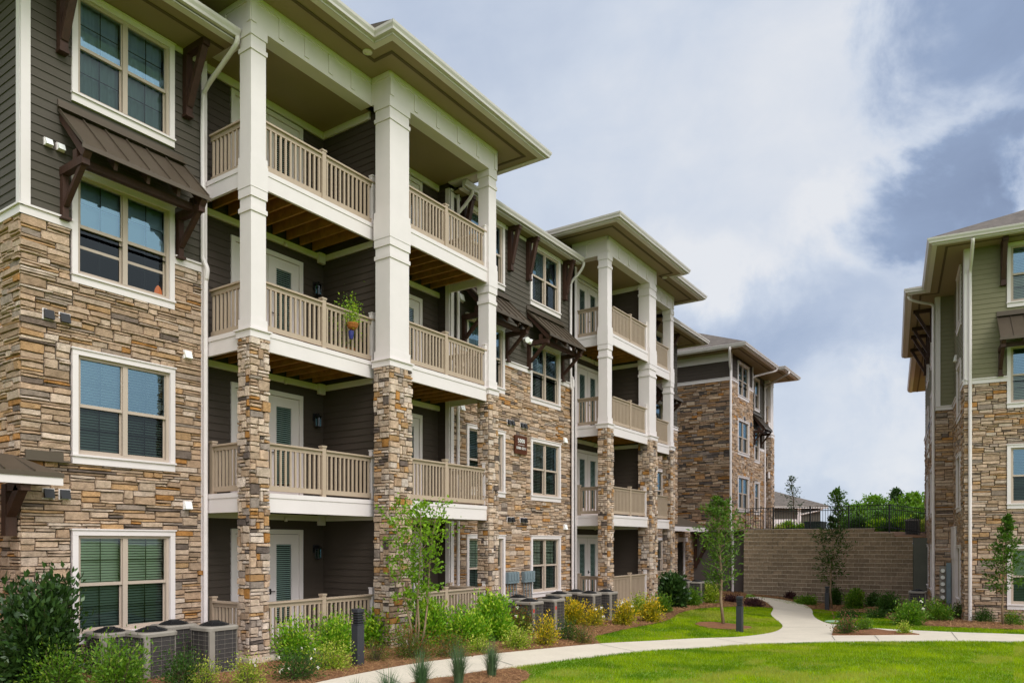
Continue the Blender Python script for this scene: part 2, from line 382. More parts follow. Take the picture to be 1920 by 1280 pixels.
def holes_cells(u0, u1, z0, z1, holes):
    us = sorted({u0, u1, *[h for a in holes for h in a[:2] if u0 < h < u1]}); zs = sorted({z0, z1, *[h for a in holes for h in a[2:] if z0 < h < z1]})
    for i in range(len(us) - 1):
        for k in range(len(zs) - 1):
            cu = (us[i] + us[i + 1]) / 2; cz = (zs[k] + zs[k + 1]) / 2
            if not any(a < cu < b and c < cz < d for a, b, c, d in holes): yield us[i], us[i + 1], zs[k], zs[k + 1]
def backing(mb, fr, u0, u1, z0, z1, holes=(), d=0.0, th=0.16, col=None):
    for a, b, c, e in holes_cells(u0, u1, z0, z1, holes): mb.poly([fr.p(a, c, d), fr.p(b, c, d), fr.p(b, e, d), fr.p(a, e, d)], col)
    for a, b, c, e in holes:
        a, b, c, e = max(a, u0), min(b, u1), max(c, z0), min(e, z1)
        if a < b and c < e:
            for p, q in (((a, c), (b, c)), ((b, c), (b, e)), ((b, e), (a, e)), ((a, e), (a, c))):
                mb.poly([fr.p(*p, d), fr.p(*q, d), fr.p(*q, d - th), fr.p(*p, d - th)], col)
def stones(mb, fr, u0, u1, z0, z1, holes=(), seed=1, uh=.051, uw=.045, wmin=4, wmax=13, pal=PAL, ha=(.50, .40, .10), proud=(.016, .055), d=0.0, quoin=(0, 0)):
    rs = random.Random(seed); nx = max(1, round((u1 - u0) / uw)); nz = max(1, round((z1 - z0) / uh)); du = (u1 - u0) / nx; dz = (z1 - z0) / nz
    occ = [[False] * nx for _ in range(nz)]
    for a, b, c, e in holes:
        for k in range(nz):
            if c < z0 + (k + .5) * dz < e:
                for i in range(nx):
                    if a < u0 + (i + .5) * du < b: occ[k][i] = True
    for k in range(nz):
        i = 0
        while i < nx:
            if occ[k][i]: i += 1; continue
            run = i
            while run < nx and not occ[k][run]: run += 1
            free = run - i
            h = rs.choices((1, 2, 3), ha)[0]
            w = rs.randint(wmin, wmax)
            if h == 3: w = min(w, wmax * 2 // 3 + 1)
            if h == 1 and rs.random() < .3: w = int(w * 1.4)
            if free - w < wmin: w = free
            if w > wmax * 1.5: w = free // 2
            w = min(w, free)
            h = min(h, nz - k)
            while h > 1 and any(occ[k + q][i + j] for q in range(1, h) for j in range(w)): h -= 1
            for q in range(h):
                for j in range(w): occ[k + q][i + j] = True
            g = .0050; j = lambda s=.007: rs.uniform(-s, s)
            a = u0 + i * du + g; b = u0 + (i + w) * du - g; c = z0 + k * dz + g; e = z0 + (k + h) * dz - g
            pr = d + rs.uniform(*proud); col = pick(rs, pal)
            qa = quoin[0] * pr if i == 0 else 0; qb = quoin[1] * pr if i + w == nx else 0
            B = .009
            m0 = (a + b) / 2 + j(.2) * (b - a)
            i0 = len(mb.v)
            mb.v += [fr.p(a - qa, c, d - .002), fr.p(b + qb, c, d - .002), fr.p(b + qb, e, d - .002), fr.p(a - qa, e, d - .002)]
            mb.v += [fr.p(a - qa + (B + j(.008) if not qa else 0), c + B * .9 + j(.009), pr + j()), fr.p(b + qb - (B + j(.008) if not qb else 0), c + B * .9 + j(.009), pr + j()), fr.p(b + qb - (B + j(.008) if not qb else 0), e - B * .7 + j(.009), pr + j()), fr.p(a - qa + (B + j(.008) if not qa else 0), e - B * .7 + j(.009), pr + j())]
            mb.v += [fr.p(m0, c + B * .7 + j(.008), pr + .004 + j(.010)), fr.p(m0 + j(.03), e - B * .6 + j(.008), pr + .004 + j(.008))]
            for f in ((4, 8, 9, 7), (8, 5, 6, 9), (0, 1, 5, 8, 4), (1, 2, 6, 5), (2, 3, 7, 9, 6), (3, 0, 4, 7)):
                mb.f.append(tuple(i0 + q for q in f)); mb.c.append(col)
            i += w
    mb.has = True
def siding(mb, fr, u0, u1, z0, z1, holes=(), ex=.152, d=0.0):
    n = max(1, math.ceil((z1 - z0) / ex - 1e-6))
    for k in range(n):
        a = z0 + k * ex; b = min(a + ex, z1)
        segs = [(u0, u1)]
        for h in holes:
            if h[2] < (a + b) / 2 < h[3]:
                segs = [s for p, q in segs for s in ((p, min(q, h[0])), (max(p, h[1]), q)) if s[1] - s[0] > .005]
        for p, q in segs:
            mb.poly([fr.p(p, a, d + .020), fr.p(q, a, d + .020), fr.p(q, b, d + .005), fr.p(p, b, d + .005)])
            mb.poly([fr.p(p, a, d), fr.p(q, a, d), fr.p(q, a, d + .020), fr.p(p, a, d + .020)])
            mb.poly([fr.p(q, a, d), fr.p(q, b, d), fr.p(q, b, d + .005), fr.p(q, a, d + .020)])
            mb.poly([fr.p(p, a, d), fr.p(p, a, d + .020), fr.p(p, b, d + .005), fr.p(p, b, d)])
def window(parent, fr, u0, u1, z0, z1, units=2, blind='full', sash_open=False, face=.03, seed=0, low='low'):
    """u0..u1, z0..z1: outer edges of the painted trim; face: how far the wall finish stands out"""
    T = .095; sill = .16; rs = random.Random(seed + 77)
    t = MB()
    t.fbox(fr, u0, u0 + T, z0 + sill, z1 - T - .02, -.02, face + .022); t.fbox(fr, u1 - T, u1, z0 + sill, z1 - T - .02, -.02, face + .022)
    t.fbox(fr, u0, u1, z1 - T - .02, z1 - .025, -.02, face + .024); t.fbox(fr, u0 - .02, u1 + .02, z1 - .025, z1, -.02, face + .045)
    t.fbox(fr, u0, u1, z0, z0 + sill - .035, -.02, face + .020); t.fbox(fr, u0 - .01, u1 + .01, z0 + sill - .035, z0 + sill, -.06, face + .05)
    f = MB(); a0, a1, b0, b1 = u0 + T, u1 - T, z0 + sill, z1 - T - .02
    F = .05; D0, D1 = -.10, .008
    f.fbox(fr, a0, a0 + F, b0, b1, D0, D1); f.fbox(fr, a1 - F, a1, b0, b1, D0, D1); f.fbox(fr, a0 + F, a1 - F, b0, b0 + F, D0, D1); f.fbox(fr, a0 + F, a1 - F, b1 - F, b1, D0, D1)
    i0, i1 = a0 + F, a1 - F; mull = .085; w = (i1 - i0 - mull * (units - 1)) / units
    mid = (b0 + b1) / 2
    win = None
    gu = MB(); gl = MB(); mu = MB(); bl = MB(); sh = MB()
    for k in range(units):
        x0 = i0 + k * (w + mull); x1 = x0 + w
        if k: f.fbox(fr, x0 - mull, x0, b0 + F, b1 - F, D0, D1 + .004)
        f.fbox(fr, x0, x1, mid - .028, mid + .028, -.055, -.012)                       # meeting rail
        f.fbox(fr, x0, x0 + .022, mid + .028, b1 - F, -.05, -.016); f.fbox(fr, x1 - .022, x1, mid + .028, b1 - F, -.05, -.016)
        f.fbox(fr, x0, x0 + .028, b0 + F, mid - .028, -.085, -.055); f.fbox(fr, x1 - .028, x1, b0 + F, mid - .028, -.085, -.055); f.fbox(fr, x0 + .028, x1 - .028, b0 + F, b0 + F + .04, -.085, -.055)
        gu.poly([fr.p(x0, mid, -.034), fr.p(x1, mid, -.034), fr.p(x1, b1 - F, -.034), fr.p(x0, b1 - F, -.034)])
        gl.poly([fr.p(x0, b0 + F, -.068), fr.p(x1, b0 + F, -.068), fr.p(x1, mid, -.068), fr.p(x0, mid, -.068)])
        xm = (x0 + x1) / 2
        for (c, e, dd) in ((mid + .028, b1 - F, -.045), (b0 + F + .04, mid - .028, -.078)):
            mu.fbox(fr, xm - .008, xm + .008, c, e, dd - .008, dd); mu.fbox(fr, x0, x1, (c + e) / 2 - .007, (c + e) / 2 + .007, dd - .010, dd - .001)
        if sash_open: f.fbox(fr, x0, x1, mid - .36, mid - .31, -.088, -.066)
        zb = {'full': b0 + .03, 'half': mid - .02, 'low': b0, 'shade': mid + .02, 'curtain': b0 + .05}[blind]
        if blind in ('full', 'half'):
            n = int((b1 - .05 - zb) / .048); tilt = rs.uniform(.013, .019)
            for q in range(n):
                z = b1 - .06 - q * .048
                bl.poly([fr.p(x0 - .01, z - tilt, -.135), fr.p(x1 + .01, z - tilt, -.135), fr.p(x1 + .01, z + tilt, -.17), fr.p(x0 - .01, z + tilt, -.17)])
            bl.fbox(fr, x0 - .01, x1 + .01, b1 - .06, b1, -.18, -.125)
        elif blind == 'shade':
            sh.fbox(fr, x0 - .01, x1 + .01, zb, b1, -.155, -.14)
        else:
            n = 26
            for q in range(n):
                p = x0 + (x1 - x0) * q / n; r = x0 + (x1 - x0) * (q + 1) / n; d0 = -.15 - .02 * math.sin(q * 1.3); d1 = -.15 - .02 * math.sin((q + 1) * 1.3)
                sh.poly([fr.p(p, zb, d0), fr.p(r, zb, d1), fr.p(r, b1, d1), fr.p(p, b1, d0)])
    win = f.build('window', M['vinyl'], parent)
    t.build('trim', M['cream'], win)
    gu.build('pane', M['g_hi' if z0 + fr.o[2] > 2.5 else 'g_up'], win); gl.build('pane', M['g_low'] if low == 'low' else M['g_up'], win); mu.build('muntin', M['muntin'], win)
    if bl.f: bl.build('blind', M['blind'], win)
    if sh.f: sh.build('shade', M['shade'], win)
    r = MB(); e0, e1, c0, c1 = a0 - .02, a1 + .02, b0 - .02, b1 + .02; D = -1.6
    r.poly([fr.p(e0, c0, D), fr.p(e1, c0, D), fr.p(e1, c1, D), fr.p(e0, c1, D)])
    for p, q in (((e0, c0), (e1, c0)), ((e1, c0), (e1, c1)), ((e1, c1), (e0, c1)), ((e0, c1), (e0, c0))):
        r.poly([fr.p(*p, -.19), fr.p(*q, -.19), fr.p(*q, D), fr.p(*p, D)])
    r.build('room', M['room'], win)
    return win
def door(parent, fr, u0, u1, z0, leaves=2, h=2.4, blind=True, hinge=0):
    T = .10; t = MB()
    t.fbox(fr, u0, u0 + T, z0, z0 + h - T, -.02, .045); t.fbox(fr, u1 - T, u1, z0, z0 + h - T, -.02, .045); t.fbox(fr, u0, u1, z0 + h - T, z0 + h, -.02, .047)
    f = MB(); g = MB(); b = MB(); i0, i1 = u0 + T, u1 - T; w = (i1 - i0) / leaves; hd = MB()
    for k in range(leaves):
        x0 = i0 + k * w + .006; x1 = i0 + (k + 1) * w - .006; st = w * .225; zt = z0 + h - T - .01
        f.fbox(fr, x0, x0 + st, z0 + .02, zt, -.04, .012); f.fbox(fr, x1 - st, x1, z0 + .02, zt, -.04, .012)
        f.fbox(fr, x0 + st, x1 - st, z0 + .02, z0 + .30, -.04, .012); f.fbox(fr, x0 + st, x1 - st, zt - .20, zt, -.04, .012)
        for (p, q, c, e) in ((x0 + st, x0 + st + .02, z0 + .32, zt - .22), (x1 - st - .02, x1 - st, z0 + .32, zt - .22), (x0 + st, x1 - st, z0 + .30, z0 + .32), (x0 + st, x1 - st, zt - .22, zt - .20)):
            f.fbox(fr, p, q, c, e, -.03, .020)
        g.poly([fr.p(x0 + st, z0 + .3, -.005), fr.p(x1 - st, z0 + .3, -.005), fr.p(x1 - st, zt - .2, -.005), fr.p(x0 + st, zt - .2, -.005)])
        n = int((zt - .25 - z0 - .3) / .045)
        if blind:
            for q in range(n):
                z = zt - .24 - q * .045
                b.poly([fr.p(x0 + st + .02, z - .011, -.018), fr.p(x1 - st - .02, z - .011, -.018), fr.p(x1 - st - .02, z + .011, -.036), fr.p(x0 + st + .02, z + .011, -.036)])
    x = i0 + w if leaves == 2 else i1 - .08
    hd.fbox(fr, x + .03, x + .07, z0 + .98, z0 + 1.10, .012, .03); hd.fbox(fr, x + .04, x + .15, z0 + 1.03, z0 + 1.05, .05, .065); hd.fbox(fr, x + .04, x + .06, z0 + 1.03, z0 + 1.05, .03, .05)
    dd = f.build('balcony_door', M['cream'], parent); t.build('trim', M['cream'], dd); g.build('pane', M['g_door'], dd); hd.build('handle', M['black'], dd)
    if b.f: b.build('blind', M['blind'], dd)
    r = MB(); r.fbox(fr, i0, i1, z0, z0 + h - T, -1.2, -1.15); 
    for p, q in (((i0, z0), (i1, z0)), ((i1, z0), (i1, z0 + h - T)), ((i1, z0 + h - T), (i0, z0 + h - T)), ((i0, z0 + h - T), (i0, z0))):
        r.poly([fr.p(*p, -.05), fr.p(*q, -.05), fr.p(*q, -1.2), fr.p(*p, -1.2)])
    r.build('room', M['room'], dd)
    return dd
def railing(parent, fr, u0, u1, z0, posts=(), h=.97, pitch=.112, end_white=None, name='railing'):
    b = MB()
    segs = []; x = u0
    for p in sorted(posts) + [None]:
        e = u1 if p is None else p - .05
        segs.append((x, e)); x = (p or 0) + .05
    for a, e in segs:
        if e - a < .05: continue
        b.fbox(fr, a, e, z0 + h - .035, z0 + h, -.065, .065); b.fbox(fr, a, e, z0 + h - .115, z0 + h - .036, -.022, .022)
        b.fbox(fr, a, e, z0 + .05, z0 + .15, -.022, .022)
        n = max(1, int((e - a) / pitch)); s = (e - a) / n
        for k in range(n):
            m = a + (k + .5) * s; b.fbox(fr, m - .019, m + .019, z0 + .151, z0 + h - .116, -.019, .019)
    r = b.build(name, M['rail'], parent)
    for p in posts:
        q = MB(); q.fbox(fr, p - .05, p + .05, z0 - .0, z0 + h + .05, -.05, .05); q.fbox(fr, p - .062, p + .062, z0 + h + .05, z0 + h + .085, -.062, .062)
        q.build('newel_post', M['rail'], r)
    if end_white is not None:
        q = MB(); q.fbox(fr, end_white - .05, end_white + .05, z0 + .02, z0 + h + .12, -.05, .05); q.fbox(fr, end_white - .06, end_white + .06, z0 + h + .12, z0 + h + .145, -.06, .06); q.build('end_post', M['cream'], r)
    return r
def bracket(parent, fr, u, zt, out=.72, drop=1.25, s=.13, name='eave_bracket'):
    """timber knee brace: wall post, top arm and a long diagonal"""
    b = MB()
    b.fbox(fr, u - s / 2, u + s / 2, zt - drop, zt - s, .02, .02 + s)
    b.fbox(fr, u - s / 2 - .002, u + s / 2 + .002, zt - s, zt, .02, out)
    b.fbox(fr, u - s / 2 - .012, u + s / 2 + .012, zt - drop - .05, zt - drop, .02, .02 + s + .015)
    A = fr.p(u, zt - s * .9, out - s * .7); Bp = fr.p(u, zt - drop + .16, .02 + s * .8)
    b.bar(A, Bp, s * .92, s * .82, up=(fr.n[0], fr.n[1], 0))
    return b.build(name, M['timber'], parent)
def awning(parent, fr, u0, u1, zt, zb, out, arm_drop=1.0):
    """standing-seam metal roof over a window on a timber frame"""
    b = MB(); th = .03
    lo = fr.p(u0, zb, out)
    b.hexa([fr.p(u0, zb - th, out), fr.p(u1, zb - th, out), fr.p(u1, zt - th, .03), fr.p(u0, zt - th, .03)], [fr.p(u0, zb, out), fr.p(u1, zb, out), fr.p(u1, zt, .03), fr.p(u0, zt, .03)])
    n = max(4, round((u1 - u0) / .36))
    for k in range(n + 1):
        u = u0 + .012 + (u1 - u0 - .024) * k / n
        b.hexa([fr.p(u - .011, zb, out - .005), fr.p(u + .011, zb, out - .005), fr.p(u + .011, zt, .035), fr.p(u - .011, zt, .035)], [fr.p(u - .011, zb + .035, out - .005), fr.p(u + .011, zb + .035, out - .005), fr.p(u + .011, zt + .035, .035), fr.p(u - .011, zt + .035, .035)])
    b.fbox(fr, u0 - .02, u1 + .02, zb - th - .05, zb - th + .012, out - .004, out + .018)
    b.fbox(fr, u0, u1, zt + .0, zt + .16, .022, .05); b.fbox(fr, u0 - .02, u1 + .02, zt + .005, zt + .03, .051, .12)
    aw = b.build('awning', M['bronze'], parent)
    t = MB()
    for u in (u0 + .09, u1 - .09):                                               # raking rafters at both ends
        t.hexa([fr.p(u - .06, zb - th - .15, out - .10), fr.p(u + .06, zb - th - .15, out - .10), fr.p(u + .06, zt - th - .15, .03), fr.p(u - .06, zt - th - .15, .03)],
               [fr.p(u - .06, zb - th - .055, out - .02), fr.p(u + .06, zb - th - .055, out - .02), fr.p(u + .06, zt - th - .01, .03), fr.p(u - .06, zt - th - .01, .03)])
        t.fbox(fr, u - .06, u + .06, zb - .27, zb - .14, .02, out - .10)                    # horizontal arm
        t.fbox(fr, u - .05, u + .05, zb - .27 - arm_drop * .82, zb - .27, .02, .12)       # wall post
        t.fbox(fr, u - .055, u + .055, zb - .14, zb + .02, out - .42, out - .30)            # short strut
        t.bar(fr.p(u, zb - .25, out - .20), fr.p(u, zb - .24 - arm_drop * .62, .12), .085, .08, up=(fr.n[0], fr.n[1], 0))
        t.fbox(fr, u - .075, u + .075, zb - .31 - arm_drop * .82, zb - .27 - arm_drop * .82, .02, .16)
    t.fbox(fr, u0 + .155, u1 - .155, zb - .22, zb - .10, out - .42, out - .30)              # purlin
    m = max(2, round((u1 - u0) / .6))
    for k in range(1, m):
        u = u0 + (u1 - u0) * k / m
        t.hexa([fr.p(u - .03, zb - th - .15, out - .10), fr.p(u + .03, zb - th - .15, out - .10), fr.p(u + .03, zt - th - .15, .03), fr.p(u - .03, zt - th - .15, .03)],
               [fr.p(u - .03, zb - th - .003, out - .06), fr.p(u + .03, zb - th - .003, out - .06), fr.p(u + .03, zt - th - .003, .03), fr.p(u - .03, zt - th - .003, .03)])
    t.build('timber_frame', M['timber'], aw)
    return aw
GUT = [(-.02, -.02), (.0, -.02), (.0, .02), (.075, .025), (.085, .07), (.115, .12), (.125, .165), (.112, .17), (-.02, .17)]
FASC = [(-.16, -.03), (-.04, -.03), (-.04, -.006), (-.16, -.006)]
def eave(parent, path, z, fr=None, groove=.42, name='gutter'):
    b = MB(); b.sweep(path, z, GUT, fr); g = b.build(name, M['gutter'], parent)
    b = MB(); b.sweep(path, z, [(-groove - .035, -.012), (-groove + .035, -.012), (-groove + .035, -.002), (-groove - .035, -.002)], fr); b.build('soffit_vent', M['groove'], g)
    b = MB(); b.sweep(path, z, [(-.15, -.02), (-.022, -.02), (-.022, -.003), (-.15, -.003)], fr); b.build('fascia_trim', M['cream'], g)
    return g
def downspout(parent, pts, r=.045, name='downspout'):
    p = smooth_line(pts, 5) if len(pts) > 2 else pts
    b = MB(); b.tube(p, r, 10); return b.build(name, M['pipe'], parent, smooth=False)
def vent(parent, fr, u, z, white=False, s=.15):
    b = MB(); h = MB()
    b.fbox(fr, u - s * .62, u + s * .62, z - s * .6, z + s * .6, .0, .052)
    h.hexa([fr.p(u - s / 2, z - s / 2, .12), fr.p(u + s / 2, z - s / 2, .12), fr.p(u + s / 2, z - s / 2, .053), fr.p(u - s / 2, z - s / 2, .053)], [fr.p(u - s / 2, z + s / 2, .075), fr.p(u + s / 2, z + s / 2, .075), fr.p(u + s / 2, z + s / 2, .053), fr.p(u - s / 2, z + s / 2, .053)])
    v = b.build('vent', M['cream'], parent); h.build('hood', M['white'] if white else M['black'], v)
def lantern(parent, fr, u, z, white=False):
    b = MB(); b.fbox(fr, u - .06, u + .06, z - .02, z + .16, .02, .04); b.fbox(fr, u - .015, u + .015, z + .12, z + .15, .04, .17)
    c = fr.p(u, z, .14); b.lathe((c[0], c[1], c[2] + .06), [(.10, 0), (.085, .02), (.03, .06), (.012, .09)], 8); b.lathe((c[0], c[1], c[2] - .16), [(.03, -.02), (.07, 0), (.07, .02)], 8)
    for k in range(4):
        t = math.pi / 4 + k * math.pi / 2; x, y = c[0] + .07 * math.cos(t), c[1] + .07 * math.sin(t); b.tube([(x, y, c[2] - .15), (x, y, c[2] + .06)], .008, 5)
    o = b.build('wall_lantern', M['black'], parent)
    g = MB(); g.lathe((c[0], c[1], c[2] - .139), [(.052, 0), (.055, .198)], 8); g.build('lamp_glass', M['lens'] if white else M['g_low'], o)
def column(parent, x0, x1, y0, y1, fr, zs, zp, ztop, mid_beam=None, seed=1, stone_pad=.05, gz=-.6):
    """painted square post on a stone pier; frame-local plan rectangle (d measured outwards: y -> -d)"""
    b = MB()
    def ring(z0, z1, e): b.fbox(fr, x0 - e, x1 + e, z0, z1, -y1 - e, -y0 + e)
    ring(zp, ztop, 0)
    ring(zp + .002, zp + .20, .022)
    tops = [(ztop, False)] + ([(mid_beam[0], True)] if mid_beam else [])
    for zt, m in tops:
        ring(zt - .17, zt - .002, .022); ring(zt - .44, zt - .355, .022)
    if mid_beam:
        ring(mid_beam[0], mid_beam[1], .03); ring(mid_beam[1] + .002, mid_beam[1] + .14, .022)
    c = b.build('column', M['cream'], parent)
    b = MB(); b.fbox(fr, x0 - .055, x1 + .055, zs, zp - .03, -y1 - .055, -y0 + .055); b.fbox(fr, x0 - .085, x1 + .085, zp - .03, zp, -y1 - .085, -y0 + .085); b.build('cap', M['cream'], c)
    s = MB(); p = stone_pad - .04
    X0, X1, Y0, Y1 = x0 - p, x1 + p, y0 - p, y1 + p
    s.fbox(fr, X0, X1, gz, zs, -Y1, -Y0, (.05, .04, .032))
    kw = dict(uh=.065, uw=.045, wmin=2, wmax=6, pal=PAL_K, ha=(.5, .42, .08), proud=(.03, .055))
    stones(s, fr.at(0, -Y0), X0, X1, gz, zs - .002, seed=seed, quoin=(.85, .85), **kw)
    ls = fr.p(X0, 0, -Y1); lf = Fr(ls[0], ls[1], fr.o[2], fr.n[0], fr.n[1])
    stones(s, lf, 0, Y1 - Y0, gz, zs - .002, seed=seed + 50, quoin=(.0, .0), **kw)
    rs_ = fr.p(X1, 0, -Y0); rf = Fr(rs_[0], rs_[1], fr.o[2], -fr.n[0], -fr.n[1])
    stones(s, rf, 0, Y1 - Y0, gz, zs - .002, seed=seed + 90, **kw)
    s.build('stone_pier', M['stone'], c)
    return c
def side_of(fr, u, right=False):
    """frame of the wall that turns back from the facade at u: facing the facade's left (or right)"""
    p = fr.p(u, 0, 0)
    return Fr(p[0], p[1], fr.o[2], -fr.n[0], -fr.n[1]) if right else Fr(p[0], p[1], fr.o[2], fr.n[0], fr.n[1])

# ------------------------------------------------------------------ near apartment building (facade along +X)
FL = [0.0, 3.05, 6.10, 9.15]
WZ = (.41, 2.365)
def near_building():
    B = thing('apartment_building', 'long four-storey apartment building at left with stone base, brown siding and cream balconies', 'apartment building', (8.6, 13.15, 0))
    YA, YM = 13.15, 12.52; GZ = -.75; BAND0, BAND1, SOF = 7.385, 7.55, 11.53
    FA = Fr(0, YA, 0, 1, 0); FM = Fr(0, YM, 0, 1, 0)
    # --- the three window walls
    walls = [(FA, 5.43, 8.68, [(6.17, 8.01)], 11), (FM, 15.58, 22.0, [(16.2, 18.05), (19.47, 21.3)], 21), (FA, 28.94, 33.3, [(29.75, 31.59)], 31)]
    blinds = {(0, 0): 'full', (0, 1): 'full', (0, 2): 'shade', (0, 3): 'curtain', (1, 3): 'full', (2, 3): 'full'}
    for wi, (fr, u0, u1, wins, sd_) in enumerate(walls):
        hs = [(a + .05, b - .05, FL[k] + WZ[0] + .05, FL[k] + WZ[1] - .03) for a, b in wins for k in range(4)]
        hv = [(a, b, FL[k] + WZ[0], FL[k] + WZ[1]) for a, b in wins for k in range(4)]
        s = MB(); backing(s, fr, u0, u1, GZ, BAND0, hs, col=(.05, .04, .032)); stones(s, fr, u0, u1, GZ, BAND0, hv, seed=sd_, quoin=(.9 if wi == 0 else 0, 0)); s.build('stone_wall', M['stone'], B)
        s = MB(); backing(s, fr, u0, u1, BAND0, SOF + .1, hs); siding(s, fr, u0, u1, BAND1, SOF, hv); s.build('siding_wall', M['siding'], B)
        segs = [(u0 - (.05 if wi == 0 else 0), wins[0][0])] + [(wins[i][1], wins[i + 1][0]) for i in range(len(wins) - 1)] + [(wins[-1][1], u1)]
        for a, b in segs: t = MB(); t.fbox(fr, a, b, BAND0, BAND1 - .035, .0, .055); t.fbox(fr, a, b, BAND1 - .034, BAND1, .0, .085); t.build('band_trim', M['cream'], B)
        for wj, (a, b) in enumerate(wins):
            for k in range(4):
                bl = {0: 'full', 1: 'full', 2: 'shade', 3: 'curtain'}[k] if wi == 0 else ('shade' if (k == 2 and wj == 0) or (wi == 2 and k == 3) else 'full')
                window(B, fr, a, b, FL[k] + WZ[0], FL[k] + WZ[1], blind=bl, sash_open=(wi == 0 and k == 2), face=.045 if k < 2 else .03, seed=wi * 10 + wj * 4 + k)
            awning(B, fr, a - .22, b + .18, 9.31, 8.49, .88, .85)
            for u in (a - .17, b + .24): bracket(B, fr, u, SOF, .70 if wi != 1 else .45, 1.25)
    # corner of the first wall
    t = MB(); t.fbox(FA, 5.40, 5.54, BAND1, SOF, .006, .036); t.build('corner_board', M['cream'], B)
    LS = side_of(FA, 5.43)
    s = MB(); backing(s, LS, -7, 0, GZ, BAND0, col=(.05, .04, .032)); stones(s, LS, -7, 0, GZ, BAND0, seed=41); s.build('stone_wall', M['stone'], B)
    s = MB(); backing(s, LS, -7, 0, BAND0, SOF + .1); siding(s, LS, -7, 0, BAND1, SOF); s.build('siding_wall', M['siding'], B)
    t = MB(); t.fbox(LS, -7, .054, BAND0, BAND1 - .035, 0, .055); t.fbox(LS, -7, .084, BAND1 - .034, BAND1, 0, .085); t.fbox(LS, -.13, -.006, BAND1, SOF, .006, .036); t.build('band_trim', M['cream'], B)
    # --- balcony bays: (x0, x1, outer row of posts...) mirrored about X = 18.95
    m = lambda x: 37.9 - x
    bays = [dict(x0=8.68, x1=12.0, yf=11.74, yb=13.5, door=(9.48, 11.36), side='left', lamp=11.72, n=0), dict(x0=12.2, x1=15.5, yf=11.20, yb=12.92, door=(13.0, 14.82), side='right', lamp=None, n=1),
            dict(x0=m(15.5), x1=m(12.2), yf=11.20, yb=12.92, door=(m(14.82), m(13.0)), side='left', lamp=None, n=2), dict(x0=m(12.0), x1=m(8.68), yf=11.74, yb=13.5, door=(m(11.36), m(9.48)), side='right', lamp=None, n=3)]
    for bay in bays:
        x0, x1, yf, yb = bay['x0'], bay['x1'], bay['yf'], bay['yb']; left = bay['side'] == 'left'
        ywall = YA if bay['n'] in (0, 3) else YM
        FB = Fr(0, yb, 0, 1, 0); d0, d1 = bay['door']
        s = MB(); hv = [(d0, d1, FL[k], FL[k] + 2.4) for k in range(4)]; hs = [(d0 + .05, d1 - .05, FL[k] - .1 * 0, FL[k] + 2.35) for k in range(4)]
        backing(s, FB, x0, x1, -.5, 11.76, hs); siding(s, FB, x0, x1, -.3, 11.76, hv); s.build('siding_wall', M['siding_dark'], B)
        for k in range(4): door(B, FB, d0, d1, FL[k] + .02)
        # wall at the open end of the recess
        F_end = side_of(Fr(0, ywall, 0, 1, 0), x0 if left else x1, right=left)
        s = MB(); a, b = (0, yb - ywall) if left else (-(yb - ywall), 0)
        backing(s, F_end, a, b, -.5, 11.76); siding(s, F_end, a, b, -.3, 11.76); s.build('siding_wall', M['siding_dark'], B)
        t = MB(); FW_ = Fr(0, ywall, 0, 1, 0)
        if left: t.fbox(FW_, x0 - .12, x0, -.3, 11.6, .03, .06)
        else: t.fbox(FW_, x1, x1 + .12, -.3, 11.6, .03, .06); t.fbox(F_end, -.10, .03, -.3, 11.6, .022, .05)
        t.build('corner_board', M['cream'], B)
        # decks
        xa = x0 if left else x0 - .0; xb = x1
        FF = Fr(0, yf, 0, 1, 0)
        for k in range(4):
            z = FL[k]
            bx0 = x0 - (.0 if left else 0); bx1 = x1
            if k:
                d = MB(); o0 = bx0 + (0 if left else .0); e0 = x0 if left else x0 - .2; e1 = x1 + .0 if not left else x1 + .2
                if not left: e1 = x1 + .02
                if left: e0 = x0 - .02
                d.box(e0, e1, yf + .06, yb, z - .03, z + .0)                                    # deck boards
                o = d.build('balcony', M['joist'], B)
                b_ = MB(); b_.fbox(FF, e0, e1, z - .345, z - .07, -.055, 0); b_.fbox(FF, e0, e1, z - .069, z + .02, -.057, .014)
                FE = Fr(e0, 0, 0, 0, -1) if left else Fr(e1, 0, 0, 0, 1)
                ya, yb2 = (-ywall, -yf - .058) if left else (yf + .058, ywall)
                b_.fbox(FE, ya, yb2, z - .345, z - .07, -.055, 0); b_.fbox(FE, ya, yb2, z - .069, z + .02, -.057, .014)
                b_.build('deck_beam', M['cream'], o)
                j = MB(); n = int((x1 - x0) / .41)
                for q in range(1, n + 1):
                    x = x0 + (x1 - x0) * q / (n + 1); j.box(x - .022, x + .022, yf + .06, yb - .06, z - .27, z - .031)
                j.box(x0 + .06, x1 - .02, yf + .058, yf + .10, z - .272, z - .031); j.build('joist', M['joist'], o)
                l = MB(); l.fbox(FB, x0 + .001, x1, z - .42, z - .29, .02, .075)
                FP = side_of(FB, x1) if left else side_of(FB, x0, right=True)
                lp = (yb - yf - .1)
                if left: l.fbox(FP, .076, lp, z - .42, z - .29, .02, .06)
                else: l.fbox(FP, -lp, -.076, z - .42, z - .29, .02, .06)
                l.build('ledger_trim', M['cream'], o)
            else:
                d = MB(); d.box(x0 - (.1 if left else .2), x1 + (.2 if left else .1), yf - .1, yb, -.45, -.01); o = d.build('patio_slab', M['concrete'], B)
            ra, rb = (x0 + .33, x1 - .02) if left else (x0 + .35, x1 - .1)
            if bay['n'] in (1, 2): ra, rb = (x0 + .18, x1 - .05) if not left else (x0 + .32, x1 - .18)
            FR = Fr(0, yf + .09, 0, 1, 0)
